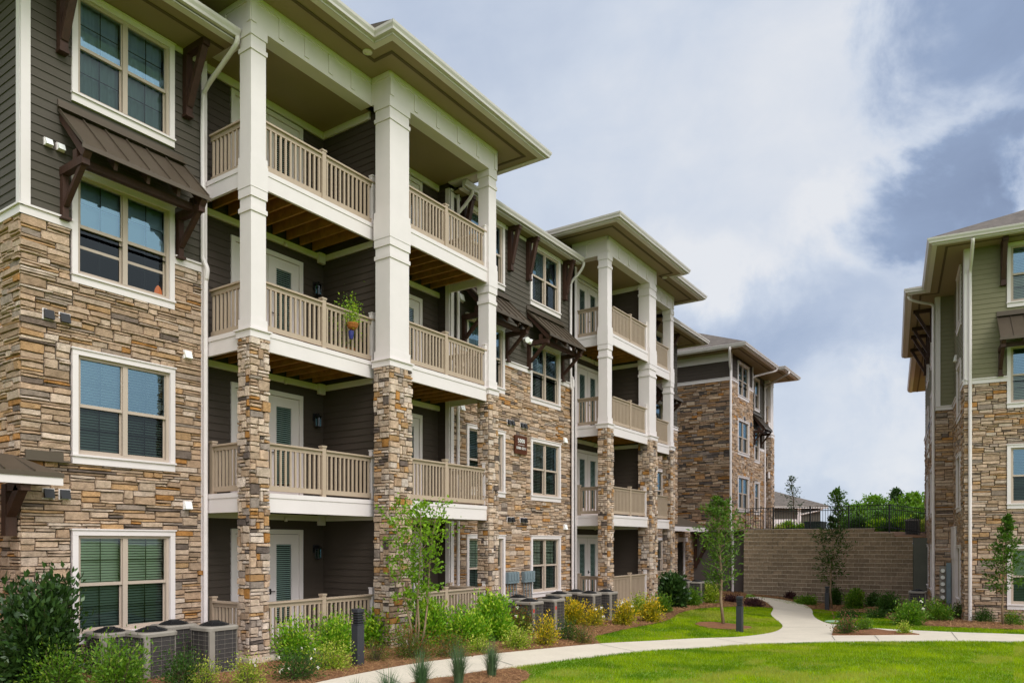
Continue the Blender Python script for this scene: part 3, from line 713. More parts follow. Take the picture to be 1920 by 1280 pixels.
            railing(o, FR, ra, rb, z + .02, posts=[(ra + rb) / 2 + (.0 if left else -.1)], end_white=(rb - .06 if bay['n'] != 1 else rb - .03) if k < 3 else (rb - .05), name='railing')
            FE = Fr(x0 + .12, 0, 0, 0, -1) if left else Fr(x1 - .08, 0, 0, 0, 1)
            ya, yb2 = (-ywall + .03, -yf - .38) if left else (yf + .40, ywall - .03)
            railing(o, FE, ya, yb2, z + .02, posts=[(ya + .05) if left else (yb2 - .05)] if k < 2 else (), name='side_railing')
        # ceiling of the top balcony and its cream trim
        c = MB(); c.box(x0 - .0, x1 + .0, yf + .2, yb, 11.76, 11.80); o = c.build('balcony_ceiling', M['ceil'], B)
        l = MB(); l.fbox(FB, x0, x1, 11.60, 11.76, .02, .06)
        FP = side_of(FB, x1) if left else side_of(FB, x0, right=True)
        if left: l.fbox(FP, .061, yb - yf - .2, 11.60, 11.76, .02, .06)
        l.build('ledger_trim', M['cream'], o)
        if bay['lamp']:
            for k in (0, 1, 2): lantern(B, FB, bay['lamp'], FL[k] + 1.92)
        # little fire sprinkler head and pipe block under the trim
        if bay['n'] in (0, 2):
            for k in (1, 2, 3):
                q = MB(); cx = (d0 + d1) / 2 + .9; q.fbox(FB, cx + .42, cx + .60, FL[k] - .52, FL[k] - .28, .076, .16); q.build('pipe_block', M['cream'], B); q = MB(); c0 = FB.p(cx - .5, FL[k] - .40, .11); q.lathe(c0, [(.035, -.05), (.04, 0), (.02, .05)], 8); q.build('sprinkler_head', M['cream'], B)
    # party walls between paired balconies
    for (xw, ya, yb, yb2) in ((12.0, 11.55, 13.5, 12.92), (m(12.2), 11.55, 12.92, 13.5)):
        L_ = Fr(xw, 0, 0, 0, -1)
        s = MB(); backing(s, L_, -yb, -ya, -.5, 11.76); siding(s, L_, -yb, -ya, -.3, 11.76)
        R_ = Fr(xw + .2, 0, 0, 0, 1); backing(s, R_, ya, yb2, -.5, 11.76); siding(s, R_, ya, yb2, -.3, 11.76)
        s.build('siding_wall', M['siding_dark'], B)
    # --- posts
    for i, (x0, x1, y0, y1) in enumerate(((8.66, 8.99, 11.70, 12.03), (11.77, 12.38, 11.15, 11.58), (15.43, 15.76, 11.17, 11.5))):
        column(B, x0, x1, y0, y1, W0, 5.94, 6.10, 11.72, (8.73, 9.19), seed=100 + i)
        column(B, m(x1), m(x0), y0, y1, W0, 5.94, 6.10, 11.72, (8.73, 9.19), seed=120 + i)
    # --- beams over the posts with battens
    def beam(mirror):
        f = (lambda a, b: (m(b), m(a))) if mirror else (lambda a, b: (a, b))
        e = MB()
        def bx(a, b, y0, y1, z0, z1): q = f(a, b); e.box(q[0], q[1], y0, y1, z0, z1)
        bx(8.66, 11.77, 11.70, 12.02, 11.72, 12.3); bx(11.77, 15.76, 11.15, 11.47, 11.72, 12.3); bx(8.66, 8.98, 12.02, 13.14, 11.72, 12.3); bx(15.44, 15.76, 11.47, 12.51, 11.72, 12.3); bx(11.77, 12.09, 11.47, 11.70, 11.72, 12.3)
        n = 5
        for k in range(n): x = 8.66 + .055 + k * (11.77 - 8.66 - .0) / n; bx(x - .055, x + .055, 11.676, 11.70, 11.80, 12.18)
        for k in range(n + 1): x = 11.825 + k * (15.76 - 11.825 - .055) / n; bx(x - .055, x + .055, 11.126, 11.15, 11.80, 12.18)
        bx(8.66, 11.745, 11.68, 11.70, 12.185, 12.3); bx(11.77, 15.785, 11.13, 11.15, 12.185, 12.3)
        for y in (11.75, 12.5): bx(8.636, 8.66, y - .055, y + .055, 11.80, 12.18)
        bx(8.64, 8.66, 11.68, 13.1, 12.185, 12.3); bx(15.76, 15.785, 11.13, 12.5, 12.185, 12.3); bx(11.745, 11.77, 11.15, 11.675, 12.185, 12.3)
        for y in (11.205, 12.0): bx(15.76, 15.784, y - .055, y + .055, 11.80, 12.18)
        e.build('porch_beam', M['cream'], B)
        s = MB()
        for a, b, y0, y1 in ((7.68, 10.94, 10.79, 16), (10.94, 16.75, 10.29, 16)): q = f(a, b); s.box(q[0], q[1], y0, y1, 12.301, 12.33)
        s.build('soffit', M['soffit'], B)
        P = [(7.66, 15), (7.66, 10.77), (10.92, 10.77), (10.92, 10.27), (16.77, 10.27), (16.77, 15)]
        if mirror: P = [(m(x), y) for x, y in P][::-1]
        eave(B, P, 12.3)
        # hipped roof over the bay
        r = MB(); zt = 13.45; q = lambda x, y, z: (m(x) if mirror else x, y, z)
        a, b, c, d = (7.55, 10.66, 12.47), (10.81, 10.66, 12.47), (10.81, 10.16, 12.47), (16.88, 10.16, 12.47)
        r.poly([q(*c), q(*d), q(13.6, 14.5, zt)]); r.poly([q(*d), q(16.88, 18, 12.47), q(13.6, 18, zt), q(13.6, 14.5, zt)]); r.poly([q(*a), q(*b), q(10.81, 12.0, 12.85), q(9.6, 14.5, zt - .3)])
        r.poly([q(*a), q(9.6, 14.5, zt - .3), q(9.6, 18, zt - .3), q(7.55, 18, 12.47)]); r.poly([q(*b), q(*c), q(13.6, 14.5, zt), q(13.6, 18, zt), q(9.6, 18, zt - .3), q(9.6, 14.5, zt - .3), q(10.81, 12.0, 12.85)])
        r.build('roof', M['shingle'], B)
        k = MB(); cx = m(11.05) if mirror else 11.05
        k.lathe((cx, 11.1, 12.27), [(.10, .028), (.10, .012), (.075, .0), (.06, .02)], 18); k.build('recessed_light', M['cream'], B)
    beam(False); beam(True)
    # --- lower eaves over the window walls
    for (x0, x1, yw) in ((4.43, 8.65, YA), (15.6, 22.05, YM), (29.2, 34.3, YA)):
        s = MB(); s.box(x0, x1, 12.06, yw + .3, SOF + .001, SOF + .03); s.build('soffit', M['soffit'], B)
        s = MB(); s.fbox(Fr(0, yw, 0, 1, 0), max(x0, 5.43), min(x1, 33.3), SOF - .10, SOF, .006, .035); s.build('frieze_board', M['cream'], B)
    s = MB(); s.box(4.43, 5.43, 13.46, 20, SOF + .001, SOF + .03); s.build('soffit', M['soffit'], B)
    s = MB(); s.box(33.3, 34.3, 13.46, 20, SOF + .001, SOF + .03); s.build('soffit', M['soffit'], B)
    eave(B, [(4.43, 20), (4.43, 12.06), (8.62, 12.06)], SOF); eave(B, [(15.5, 12.06), (22.0, 12.06)], SOF); eave(B, [(29.2, 12.06), (34.3, 12.06), (34.3, 20)], SOF)
    r = MB(); zr = SOF + .17
    k_ = 3.6 / 8.05; Yr = 13.6; zq = zr + (Yr - 11.95) * k_; x4 = 4.33 + (Yr - 11.95) * (12.5 - 4.33) / 8.05; x5 = 34.4 - (Yr - 11.95) * (34.4 - 26.5) / 8.05
    for p0, p1, q0, q1 in ((4.33, 8.6, x4, 8.6), (15.9, 21.95, 15.9, 21.95), (29.25, 34.4, 29.25, x5)): r.poly([(p0, 11.95, zr), (p1, 11.95, zr), (q1, Yr, zq), (q0, Yr, zq)])
    r.poly([(x4, Yr, zq), (x5, Yr, zq), (26.5, 20, zr + 3.6), (12.5, 20, zr + 3.6)]); r.poly([(4.33, 11.95, zr), (x4, Yr, zq), (12.5, 20, zr + 3.6), (4.33, 28, zr)]); r.poly([(34.4, 11.95, zr), (34.4, 28, zr), (26.5, 20, zr + 3.6), (x5, Yr, zq)]); r.poly([(4.33, 28, zr), (12.5, 20, zr + 3.6), (26.5, 20, zr + 3.6), (34.4, 28, zr)])
    r.build('roof', M['shingle'], B)
    s = MB(); s.box(5.5, 33.2, 16, 27, -1, 11.5); s.build('rear_wall', M['siding_dark'], B)
    # --- downspouts
    zg = G(8.6, 13) - .1
    downspout(B, [(8.58, 11.99, 11.56), (8.58, 12.05, 11.42), (8.58, 12.5, 11.18), (8.57, 12.98, 10.9), (8.57, 13.06, 10.6), (8.57, 13.06, 9), (8.57, 13.06, 7.75), (8.575, 13.03, 7.6), (8.60, 12.97, 7.42), (8.60, 13.0, 7.2), (8.60, 13.02, 6.9), (8.60, 13.02, zg)])
    downspout(B, [(15.85, 12.0, 11.56), (15.85, 12.05, 11.42), (15.82, 12.25, 11.2), (15.78, 12.42, 11.0), (15.78, 12.44, 10.6), (15.78, 12.44, zg)])
    downspout(B, [(22.0, 11.97, 11.56), (22.02, 12.03, 11.40), (22.0, 12.2, 11.18), (21.93, 12.4, 10.95), (21.92, 12.43, 10.6), (21.92, 12.43, 7.6), (21.95, 12.36, 7.4), (21.95, 12.38, 7.1), (21.95, 12.38, -.4)])
    # --- vents
    for k, zz in ((1, 2.93), (2, 5.86)):
        for u in (5.80, 6.05): vent(B, FA, u, zz + .0, s=.15)
    for u in (5.80, 5.99): vent(B, FA, u, 8.68, True, s=.105)
    for zz in (2.84, 5.72): vent(B, FA, 8.27, zz, True, s=.14)
    for zz in (5.72, 2.82):
        for u in (18.25, 18.45, 18.95, 19.15): vent(B, FM, u, zz, s=.14)
        vent(B, FM, 21.6, zz - .16, True, s=.16); vent(B, FM, 15.98, zz + .1, True, s=.17)
    vent(B, FM, 15.95, 8.8, True, s=.18)
    # --- electric disconnect boxes on the middle wall
    for u in (18.32, 19.2):
        b = MB(); h = MB()
        for k in range(4): x = u - .27 + k * .15; b.fbox(FM, x, x + .14, .92, 1.26, .05, .17); b.fbox(FM, x + .02, x + .12, 1.0, 1.2, .171, .185)
        o = b.build('disconnect_box', M['grey_box'], B)
        for k in range(4): x = u - .20 + k * .15; h.tube([FM.p(x, .92, .10), FM.p(x, -.2, .10)], .014, 6)
        h.build('conduit', M['grey_box'], o)
    # --- floodlights between the two middle awnings
    q = MB(); c = FM.p(19.0, 8.35, .10); q.lathe((c[0], c[1], c[2]), [(.05, -.04), (.05, .04)], 10); q.tube([FM.p(19.0, 8.33, .12), FM.p(18.9, 8.28, .3)], .07, 10, r1=.085); q.tube([FM.p(19.0, 8.33, .12), FM.p(19.14, 8.26, .3)], .07, 10, r1=.085); q.build('floodlight', M['white'], B)
    # --- entry canopies at both ends
    c = MB(); Fc = Fr(0, 12.62, 0, 1, 0)
    z0 = onY(117, 910, 12.62)[2]; xr = onY(118, 900, 12.62)[0]; z1 = onY(117, 891, 12.62)[2]
    c.hexa([(2.5, 12.60, z1), (xr, 12.60, z1), (xr - .5, YA - .05, z1 + .28), (2.5, 14.0, z1 + .62)], [(2.5, 12.60, z1 + .03), (xr, 12.60, z1 + .03), (xr - .5, YA - .05, z1 + .31), (2.5, 14.0, z1 + .65)])
    for k in range(6):
        x = xr - .42 - k * .42; e = max(0, k * .42 - .1); yb = min(14.0, YA - .05 + e * .8)
        c.bar((x, 12.6, z1 + .045), (x - .12 if k < 1 else x, yb, z1 + .045 + (yb - 12.6) * .48), .02, .04)
    c.fbox(Fc, 2.5, xr + .01, z1 - .035, z1 + .035, -.02, .03)
    c.fbox(FA, 5.45, 6.02, z1 + .27, z1 + .42, .05, .085); c.fbox(FA, 5.4, 6.12, z1 + .25, z1 + .28, .05, .14)
    o = c.build('entry_canopy', M['bronze'], B)
    t = MB(); t.fbox(Fc, 2.5, xr, z0, z1 - .036, -.02, .012); t.box(2.5, xr - .02, 12.65, 13.0, z0 + .10, z0 + .12); t.build('fascia', M['cream'], o)
    bx, by, bz = onY(26, 1004, YA - .1); t = MB(); t.box(5.20, 5.36, 13.16, 13.32, bz, z0 + .02); t.bar((5.28, 12.80, z0 - .05), (5.28, 13.2, bz + .35), .14, .14, up=(1, 0, 0)); t.box(5.21, 5.35, 12.66, 13.16, z0 - .10, z0 + .03); t.build('timber_brace', M['timber'], o)
    lx = onY(8, 1050, 14.2)
    s = MB(); Fe = Fr(0, 14.3, 0, 1, 0); backing(s, Fe, 2.0, 5.43, GZ, 3.4, col=(.05, .04, .032)); stones(s, Fe, 2.0, 5.43, GZ, 3.4, seed=61); s.build('stone_wall', M['stone'], B)
    lp = onY(8, 1040, 14.2); q = MB(); q.fbox(Fe, lp[0] - .16, lp[0] + .14, lp[2] - .2, lp[2] + .2, .03, .06); q.build('lantern_plate', M['cream'], B); lantern(B, Fe.at(0, .05), lp[0], lp[2], True)
    # far entry: low stone porch between this building and the next
    Fe = Fr(0, 14.2, 0, 1, 0); xe = onY(1304, 1050, 14.2)[0]; xd0 = onY(1266, 1050, 14.2)[0]; xd1 = onY(1280, 1050, 14.2)[0]; zt = onY(1280, 1015, 14.2)[2]
    s = MB(); hd = [(xd0, xd1, -1, zt)]; backing(s, Fe, 33.0, xe, -1, 3.3, hd, th=.4, col=(.05, .04, .032)); stones(s, Fe, 33.0, xe, -1, 3.3, hd, seed=71); s.build('stone_wall', M['stone'], B)
    t = MB(); t.fbox(Fe, xd0 - .3, xd1 + .45, zt, zt + .22, .05, .10); t.fbox(Fe, xd1, xd1 + .12, -1, zt, .03, .09); t.fbox(Fe, xe - .1, xe + .03, -.9, 1.8, .04, .09); t.build('door_trim', M['cream'], B)
    t = MB(); t.fbox(Fe, xd0, xd1, -1, zt, -.36, -.32); t.build('entry_door', M['black'], B)
    lq = onY(1302, 1044, 14.2); lantern(B, Fe.at(0, .03), lq[0] - .1, lq[2], True)
    Yc = 12.9; zc = onY(1327, 997, Yc)[2]; xc = onY(1327, 992, Yc)[0]; zl = onY(1268, 964, 14.2)[2]; z2 = onY(1327, 989, Yc)[2]
    c = MB(); c.hexa([(32.0, Yc, z2), (xc, Yc, z2), (xc - 1.6, 14.15, zl - .05), (32.0, 14.15, zl - .05)], [(32.0, Yc, z2 + .03), (xc, Yc, z2 + .03), (xc - 1.6, 14.15, zl), (32.0, 14.15, zl)]); c.poly([(xc, Yc, z2 + .03), (xc, 15, z2 + .03), (xc - 1.6, 14.15, zl)])
    o = c.build('entry_canopy', M['bronze'], B)
    t = MB(); t.box(32.0, xc, Yc - .03, Yc, zc, z2); t.box(32.0, xc - .02, Yc + .002, 14.1, zc + .12, zc + .14); t.build('fascia', M['cream'], o)
    t = MB(); xb = xe - .35; t.box(xb - .08, xb + .08, 13.98, 14.12, .8, zc); t.bar((xb, Yc + .25, zc - .05), (xb, 14.0, .98), .14, .14, up=(1, 0, 0)); t.build('timber_brace', M['timber'], o)
    # --- building number board: a sign of its own
    sg = MB(); sg.fbox(FM, 18.52, 19.17, 4.82, 5.38, .06, .10); S_ = sg.build('building_sign', M['sign']); tag(S_, 'brown board reading 5000 over 5000-5311 on the stone wall', 'sign')
    def text(s, size, u, z):
        c = bpy.data.curves.new('lettering', 'FONT'); c.body = s; c.size = size; c.align_x = 'CENTER'; c.extrude = .003; c.space_character = 1.12
        o = bpy.data.objects.new('tmp', c); C.objects.link(o); dg = bpy.context.evaluated_depsgraph_get(); me = bpy.data.meshes.new_from_object(o.evaluated_get(dg)); bpy.data.objects.remove(o)
        b = MB()
        for p in me.polygons: b.poly([FM.p(u + me.vertices[i].co.x, z + me.vertices[i].co.y, .104 + me.vertices[i].co.z) for i in p.vertices])
        return b
    t = text('5000', .175, 18.845, 5.165); t.fbox(FM, 18.66, 19.03, 5.10, 5.108, .101, .104); q = text('5000-5311', .112, 18.845, 4.965)
    for f in q.f: t.poly([q.v[i] for i in f])
    t.build('lettering', M['white'], S_)
    # --- a salt lamp on the sill of the third-floor window
    p = onY(298, 551, 13.28); z = FL[2] + WZ[0] + .21
    q = MB(); q.lathe((p[0], 13.31, z), [(.045, 0), (.07, .05), (.06, .14), (.035, .20), (.01, .23)], 9); o = q.build('salt_lamp', M['salt']); tag(o, 'small orange salt lamp standing inside the open window under the awning', 'lamp')
    return B
near_building()

# ------------------------------------------------------------------ building at the far end, standing on the upper level
def far_building():
    X0, Y0 = 38.43, 12.24; F3 = [3.39, 6.44, 9.49]; GZ = 2.3; BD0, BD1 = 10.62, 10.78; SOF = 12.05
    B = thing('apartment_building', 'three-storey stone and brown apartment building at the path end, set above the block wall', 'apartment building', (X0, Y0, 2.75))
    FF = Fr(0, Y0, 0, 1, 0); LS = side_of(FF, X0)
    s = MB(); backing(s, LS, -14, 0, GZ, BD0, col=(.05, .04, .032)); stones(s, LS, -6, 0, GZ, BD0, seed=81, pal=PAL_SHADE, uh=.07, uw=.06, wmin=3, wmax=12, ha=(.62, .33, .05)); s.build('stone_wall', M['stone'], B)
    s = MB(); backing(s, LS, -14, 0, BD0, SOF + .1); siding(s, LS, -14, 0, BD1, SOF, ex=.17); s.build('siding_wall', M['siding_dark'], B)
    t = MB(); t.fbox(LS, -14, .054, BD0, BD1 - .035, 0, .055); t.fbox(LS, -14, .084, BD1 - .034, BD1, 0, .085); t.fbox(LS, -14, 0, SOF - .42, SOF, .022, .05); t.build('band_trim', M['cream'], B)
    x1 = onY(1411, 700, Y0)[0]; w = (onY(1382, 700, Y0)[0], onY(1403, 700, Y0)[0])
    hs = [(w[0] + .05, w[1] - .05, z + WZ[0] + .05, z + WZ[1] - .03) for z in F3]; hv = [(w[0], w[1], z + WZ[0], z + WZ[1]) for z in F3]
    s = MB(); backing(s, FF, X0, x1, GZ, BD0, hs, col=(.05, .04, .032)); stones(s, FF, X0, x1, GZ, BD0, hv, seed=82, uh=.07, uw=.06, wmin=2, wmax=9)
    Y1 = 12.65; R_ = side_of(FF, x1, True); stones(s, R_, 0, Y1 - Y0, GZ, BD0, seed=83, uh=.07); backing(s, R_, 0, Y1 - Y0, GZ, BD0, col=(.05, .04, .032)); s.build('stone_wall', M['stone'], B)
    s = MB(); backing(s, FF, X0, x1, BD0, SOF + .1, hs); siding(s, FF, X0, x1, BD1, SOF, hv, ex=.17); s.build('siding_wall', M['siding_dark'], B)
    t = MB()
    for a, b in ((X0, w[0]), (w[1], x1 + .05)): t.fbox(FF, a, b, BD0, BD1 - .035, 0, .055); t.fbox(FF, a, b, BD1 - .034, BD1, 0, .085)
    t.fbox(FF, X0 - .03, X0 + .14, BD1, SOF, .022, .05); t.fbox(FF, x1 - .12, x1 + .02, BD1, SOF, .022, .05); t.build('band_trim', M['cream'], B)
    for k, z in enumerate(F3): window(B, FF, w[0], w[1], z + WZ[0], z + WZ[1], blind='half' if k == 2 else 'full', face=.04, seed=200 + k)
    # recessed part with siding lower down
    F2 = Fr(0, Y1, 0, 1, 0); x2 = onY(1434, 700, Y1)[0]; w2 = (onY(1413.5, 700, Y1)[0], onY(1423, 700, Y1)[0]); b2 = F3[1] + 1.2
    hs = [(w2[0] + .05, w2[1] - .05, z + WZ[0] + .05, z + WZ[1] - .03) for z in F3]; hv = [(w2[0], w2[1], z + WZ[0], z + WZ[1]) for z in F3]
    s = MB(); backing(s, F2, x1, x2, GZ, b2, hs, col=(.05, .04, .032)); stones(s, F2, x1, x2, GZ, b2, hv, seed=84, uh=.07, uw=.06); s.build('stone_wall', M['stone'], B)
    s = MB(); backing(s, F2, x1, x2, b2, SOF + .1, hs); siding(s, F2, x1, x2, b2 + .15, SOF, hv, ex=.17); s.build('siding_wall', M['siding'], B)
    t = MB(); t.fbox(F2, w2[1], x2, b2, b2 + .15, 0, .07); t.fbox(F2, x2 - .14, x2, b2 + .15, SOF, .022, .05); t.build('band_trim', M['cream'], B)
    for k, z in enumerate(F3): window(B, F2, w2[0], w2[1], z + WZ[0], z + WZ[1], units=1, blind='full', face=.03, seed=210 + k)
    awning(B, F2, w2[0] - .25, w2[1] + .35, F3[1] + 3.2, F3[1] + 2.38, .70, .8)
    # balcony at the far right: one post on a stone pier, decks and rails
    xq0 = x2 + .30; dq = pixdir(1445, 700); yq = xq0 * dq.y / dq.x
    column(B, xq0, xq0 + .62, yq, yq + .45, W0, 8.6, 8.8, 12.2, None, seed=300, gz=2.2)
    R2 = side_of(F2, x2, True); s = MB(); backing(s, R2, 0, 2.0, GZ, 12.2); s.fbox(Fr(0, 14.6, 0, 1, 0), x2, x2 + .6, GZ, 12.2, -.1, 0); s.build('siding_wall', M['siding_dark'], B)
    for z in F3[1:]:
        d = MB(); d.box(x2 + .02, xq0 + .5, yq + .12, 14.4, z - .03, z); o = d.build('balcony', M['joist'], B)
        t = MB(); t.box(x2 - .02, xq0 + .60, yq + .02, yq + .08, z - .36, z + .02); t.build('deck_beam', M['cream'], o)
        railing(o, Fr(0, yq + .15, 0, 1, 0), x2 + .02, xq0 + .02, z + .02)
    e = MB(); e.box(x2 - .1, xq0 + .65, yq - .02, yq + .4, 11.9, 12.04); e.build('porch_beam', M['cream'], B)
    # eaves, soffits, roofs
    xc = X0 - 1.0; yc = Y0 - 1.0; xs = onY(1458, 688, yc)[0]
    eave(B, [(xc, 30), (xc, yc), (xs, yc), (xs, yc - .35), (onY(1495, 727, yc - .35)[0] + .3, yc - .35), (onY(1495, 727, yc - .35)[0] + .3, 18)], SOF)
    xe = onY(1495, 727, yc - .35)[0] + .3
    s = MB(); s.box(xc + .02, xs + .02, yc + .02, Y1 + 1, SOF + .001, SOF + .03); s.box(xs + .02, xe - .02, yc - .33, 18, SOF + .001, SOF + .03); s.box(xc + .02, X0 + .5, Y1 + 1, 29, SOF + .001, SOF + .03); s.build('soffit', M['soffit'], B)
    r = MB(); a, z = .12, SOF + .17
    zr = z + 4.3
    r.poly([(xc - a, yc - a, z), (xe + a, yc - a, z), (xe - 6, yc + 8.5, zr), (xc + 8.5, yc + 8.5, zr)]); r.poly([(xc - a, yc - a, z), (xc + 8.5, yc + 8.5, zr), (xc + 8.5, 24, zr), (xc - a, 32, z)]); r.poly([(xe + a, yc - a, z), (xe + a, 32, z), (xe - 6, 24, zr), (xe - 6, yc + 8.5, zr)])
    r.build('roof', M['shingle'], B)
    # downspouts
    px = onY(1370.5, 700, Y0 - .1)
    downspout(B, [(px[0] - .75, Y0 - .3, SOF + .02), (px[0] - .75, Y0 - .28, SOF - .15), (px[0] - .3, Y0 - .14, SOF - .7), (px[0] - .02, Y0 - .1, SOF - 1.0), (px[0] - .02, Y0 - .1, SOF - 1.3), (px[0] - .02, Y0 - .1, 2.9), (px[0] - .22, Y0 - .26, 2.65), (px[0] - .22, Y0 - .26, -.55)], .06)
    p = onY(1434, 724, Y1 - .08); zw = p[2]
    downspout(B, [(xs + .9, yc - .42, SOF - .0), (xs + .9, yc - .30, SOF - .14), ((xs + .9 + p[0]) / 2, (yc + Y1) / 2 - .2, (SOF - .14 + zw) / 2), (p[0] + .15, Y1 - .16, zw + .02), (p[0], Y1 - .09, zw - .2), (p[0], Y1 - .08, zw - .6), (p[0], Y1 - .08, 2.6)], .06)
    p = (x1 - .1, Y0 - .07)
    downspout(B, [(xs - .4, yc - .05, SOF), (xs - .4, yc + .02, SOF - .14), ((xs + p[0]) / 2, yc + .5, SOF - .3), (p[0] + .1, Y0 - .1, SOF - .55), (p[0], Y0 - .06, SOF - .7)], .055)
    for u in (40.6,): vent(B, FF, u, 8.9, s=.2); vent(B, FF, x1 - .5, 8.75, s=.22)
    # dark painted basement wall below
    D_ = thing('basement_wall', 'dark brown painted basement wall below the far stone building, beside the block wall', 'wall', (X0 - .2, 13, -.5))
    s = MB(); s.box(X0 - .16, X0 + .3, 11.25, 20, -1.2, 2.74); s.build('wall_slab', M['darkwall'], D_); s = MB(); s.box(X0 - .22, X0 + .36, 11.2, 20, 2.741, 2.80); s.build('coping', M['darkwall'], D_)
    return B
far_building()

# ------------------------------------------------------------------ olive building at the right edge, turned a little
D_ANG = YAW - rad(27.2)
d_ex = (math.cos(D_ANG), math.sin(D_ANG)); d_ey = (-d_ex[1], d_ex[0])
D0 = onD(1810, 1017, 23.05)
FD = Fr(D0[0], D0[1], -.30, -d_ey[0], -d_ey[1])             # facade frame: u to the right, -d into the building
def right_building():
    B = thing('apartment_building', 'olive green sided apartment building with stone base at the right edge of the lawn', 'apartment building', (D0[0], D0[1], -.3))
    BD0, BD1, SOF, GZ = 7.33, 7.49, 11.53, -.5
    A1, B1, A2, A3 = 4.75, .57, 15.0, 19.5
    pr = lambda a, b: FD.p(-b, 0, -a)
    FS = side_of(FD, 0); p = pr(A1, B1); F2 = Fr(p[0], p[1], -.30, FD.u[0], FD.u[1]); S2 = side_of(F2, 0)
    q = pr(A2, .1); F3_ = Fr(q[0], q[1], -.30, FD.u[0], FD.u[1]); S3 = side_of(F3_, 0)
    W1 = [(1.08, 2.92)]
    def wall(fr, u0, u1, wins, seed, sid='siding_olive', units=2, q=(0, 0)):
        hs = [(a + .05, b - .05, FL[k] + WZ[0] + .05, FL[k] + WZ[1] - .03) for a, b in wins for k in range(4)]; hv = [(a, b, FL[k] + WZ[0], FL[k] + WZ[1]) for a, b in wins for k in range(4)]
        s = MB(); backing(s, fr, u0, u1, GZ, BD0, hs, col=(.05, .04, .032)); stones(s, fr, u0, u1, GZ, BD0, hv, seed=seed, quoin=q); s.build('stone_wall', M['stone'], B)
        s = MB(); backing(s, fr, u0, u1, BD0, SOF + .1, hs); siding(s, fr, u0, u1, BD1, SOF, hv); s.build('siding_wall', M[sid], B)
        x = u0
        for a, b in wins + [(u1, u1)]:
            if a - x > .02: t = MB(); t.fbox(fr, x, a, BD0, BD1 - .035, 0, .055); t.fbox(fr, x, a, BD1 - .034, BD1, 0, .085); t.build('band_trim', M['cream'], B)
            x = b
        for a, b in wins:
            for k in range(4): window(B, fr, a, b, FL[k] + WZ[0], FL[k] + WZ[1], units=units, blind='full', face=.045 if k < 2 else .03, seed=seed + k, low='low' if k < 2 else 'hi')
    wall(FD, 0, 9, W1, 401, q=(.9, 0)); wall(FS, -A1, 0, [(-2.9, -1.3)], 402, units=2)
    wall(F2, 0, B1, [], 403, q=(.9, 0)); wall(S2, -(A2 - A1), 0, [(-3.6, -1.8), (-7.6, -5.8)], 404); wall(F3_, -.02, .47, [], 405); wall(S3, -(A3 - A2), 0, [], 406)
    for fr, sd_ in ((FD, FS), (F2, S2)): t = MB(); t.fbox(fr, -.03, .13, BD1, SOF, .022, .05); t.fbox(sd_, -.13, -.001, BD1, SOF, .022, .05); t.build('corner_board', M['cream'], B)
    awning(B, FD, .82, 3.2, 9.31, 8.49, .88, .85)
    for u in (.98, 3.1): bracket(B, FD, u, SOF, .70, 1.25)
    for u in (-1.4, -4.0, -5.4, -7.9): bracket(B, S2, u, SOF, .72, 1.25)
    ov = .95; P = lambda a, b: pr(a, b)[:2]
    eave(B, [P(24, B1 + .55), P(A3, B1 + .55), P(A3, B1 + .55)][:1] + [P(A2 - .6, B1 + .55), P(A2 - .6, B1 + ov), P(A1 - ov, B1 + ov), P(A1 - ov, ov), P(-ov, ov), P(-ov, -10)], SOF - .30)
    s = MB(); s.fbox(Fr(FD.o[0], FD.o[1], 0, FD.u[0], FD.u[1]), -ov + .02, 10, SOF - .299, SOF - .27, -A1, ov - .02); s.fbox(Fr(FD.o[0], FD.o[1], 0, FD.u[0], FD.u[1]), -B1 - ov + .02, -ov + .02, SOF - .299, SOF - .27, -(A2 - .6), -(A1 - ov + .02)); s.fbox(Fr(FD.o[0], FD.o[1], 0, FD.u[0], FD.u[1]), -ov + .02, 6, SOF - .299, SOF - .27, -(A2 - .6), -A1); s.fbox(Fr(FD.o[0], FD.o[1], 0, FD.u[0], FD.u[1]), -B1 - .53, 6, SOF - .299, SOF - .27, -24, -(A2 - .6)); s.build('soffit', M['soffit'], B)
    r = MB(); z = SOF - .13; a = .1; h = z + 4.3; c = lambda aa, bb, zz: (*pr(aa, bb)[:2], zz)
    r.poly([c(-ov - a, ov + a, z), c(-ov - a, -14, z), c(7.5, -14, h), c(7.5, -7.5, h)]); r.poly([c(-ov - a, ov + a, z), c(7.5, -7.5, h), c(24, -7.5, h), c(24, ov + a, z)])
    r.poly([c(A1 - ov - a, ov + .0, z), c(A1 - ov - a, B1 + ov + a, z), c(A1 + 1.4, -1.0, z + .85)]); r.poly([c(A1 - ov - a, B1 + ov + a, z), c(A2, B1 + ov + a, z), c(A2, -1.0, z + .85), c(A1 + 1.4, -1.0, z + .85)])
    r.build('roof', M['shingle'], B)
    zs = FD.o[2]
    def ds(fr, u, d, g, top, r=.055):
        # from the gutter back to the wall and down
        a = fr.p(g[0], SOF, g[1]); b = fr.p(u, SOF, d)
        mid = [(a[0] + (b[0] - a[0]) * t, a[1] + (b[1] - a[1]) * t) for t in (0, .08, .55, .96)]
        z0 = zs + SOF
        downspout(B, [(*mid[0], z0 - .02), (*mid[1], z0 - .16), (*mid[2], z0 - .16 - top * .6), (*mid[3], z0 - .16 - top), (b[0], b[1], z0 - .5 - top), (b[0], b[1], z0 - 1.2 - top), (b[0], b[1], zs - .35)], r)
    ds(FD, .12, .08, (.12, .98), .55, .05); ds(F2, -.10, .05, (-.92, .75), .12, .05); ds(F3_, -.06, .06, (-.5, .3), .1, .05)
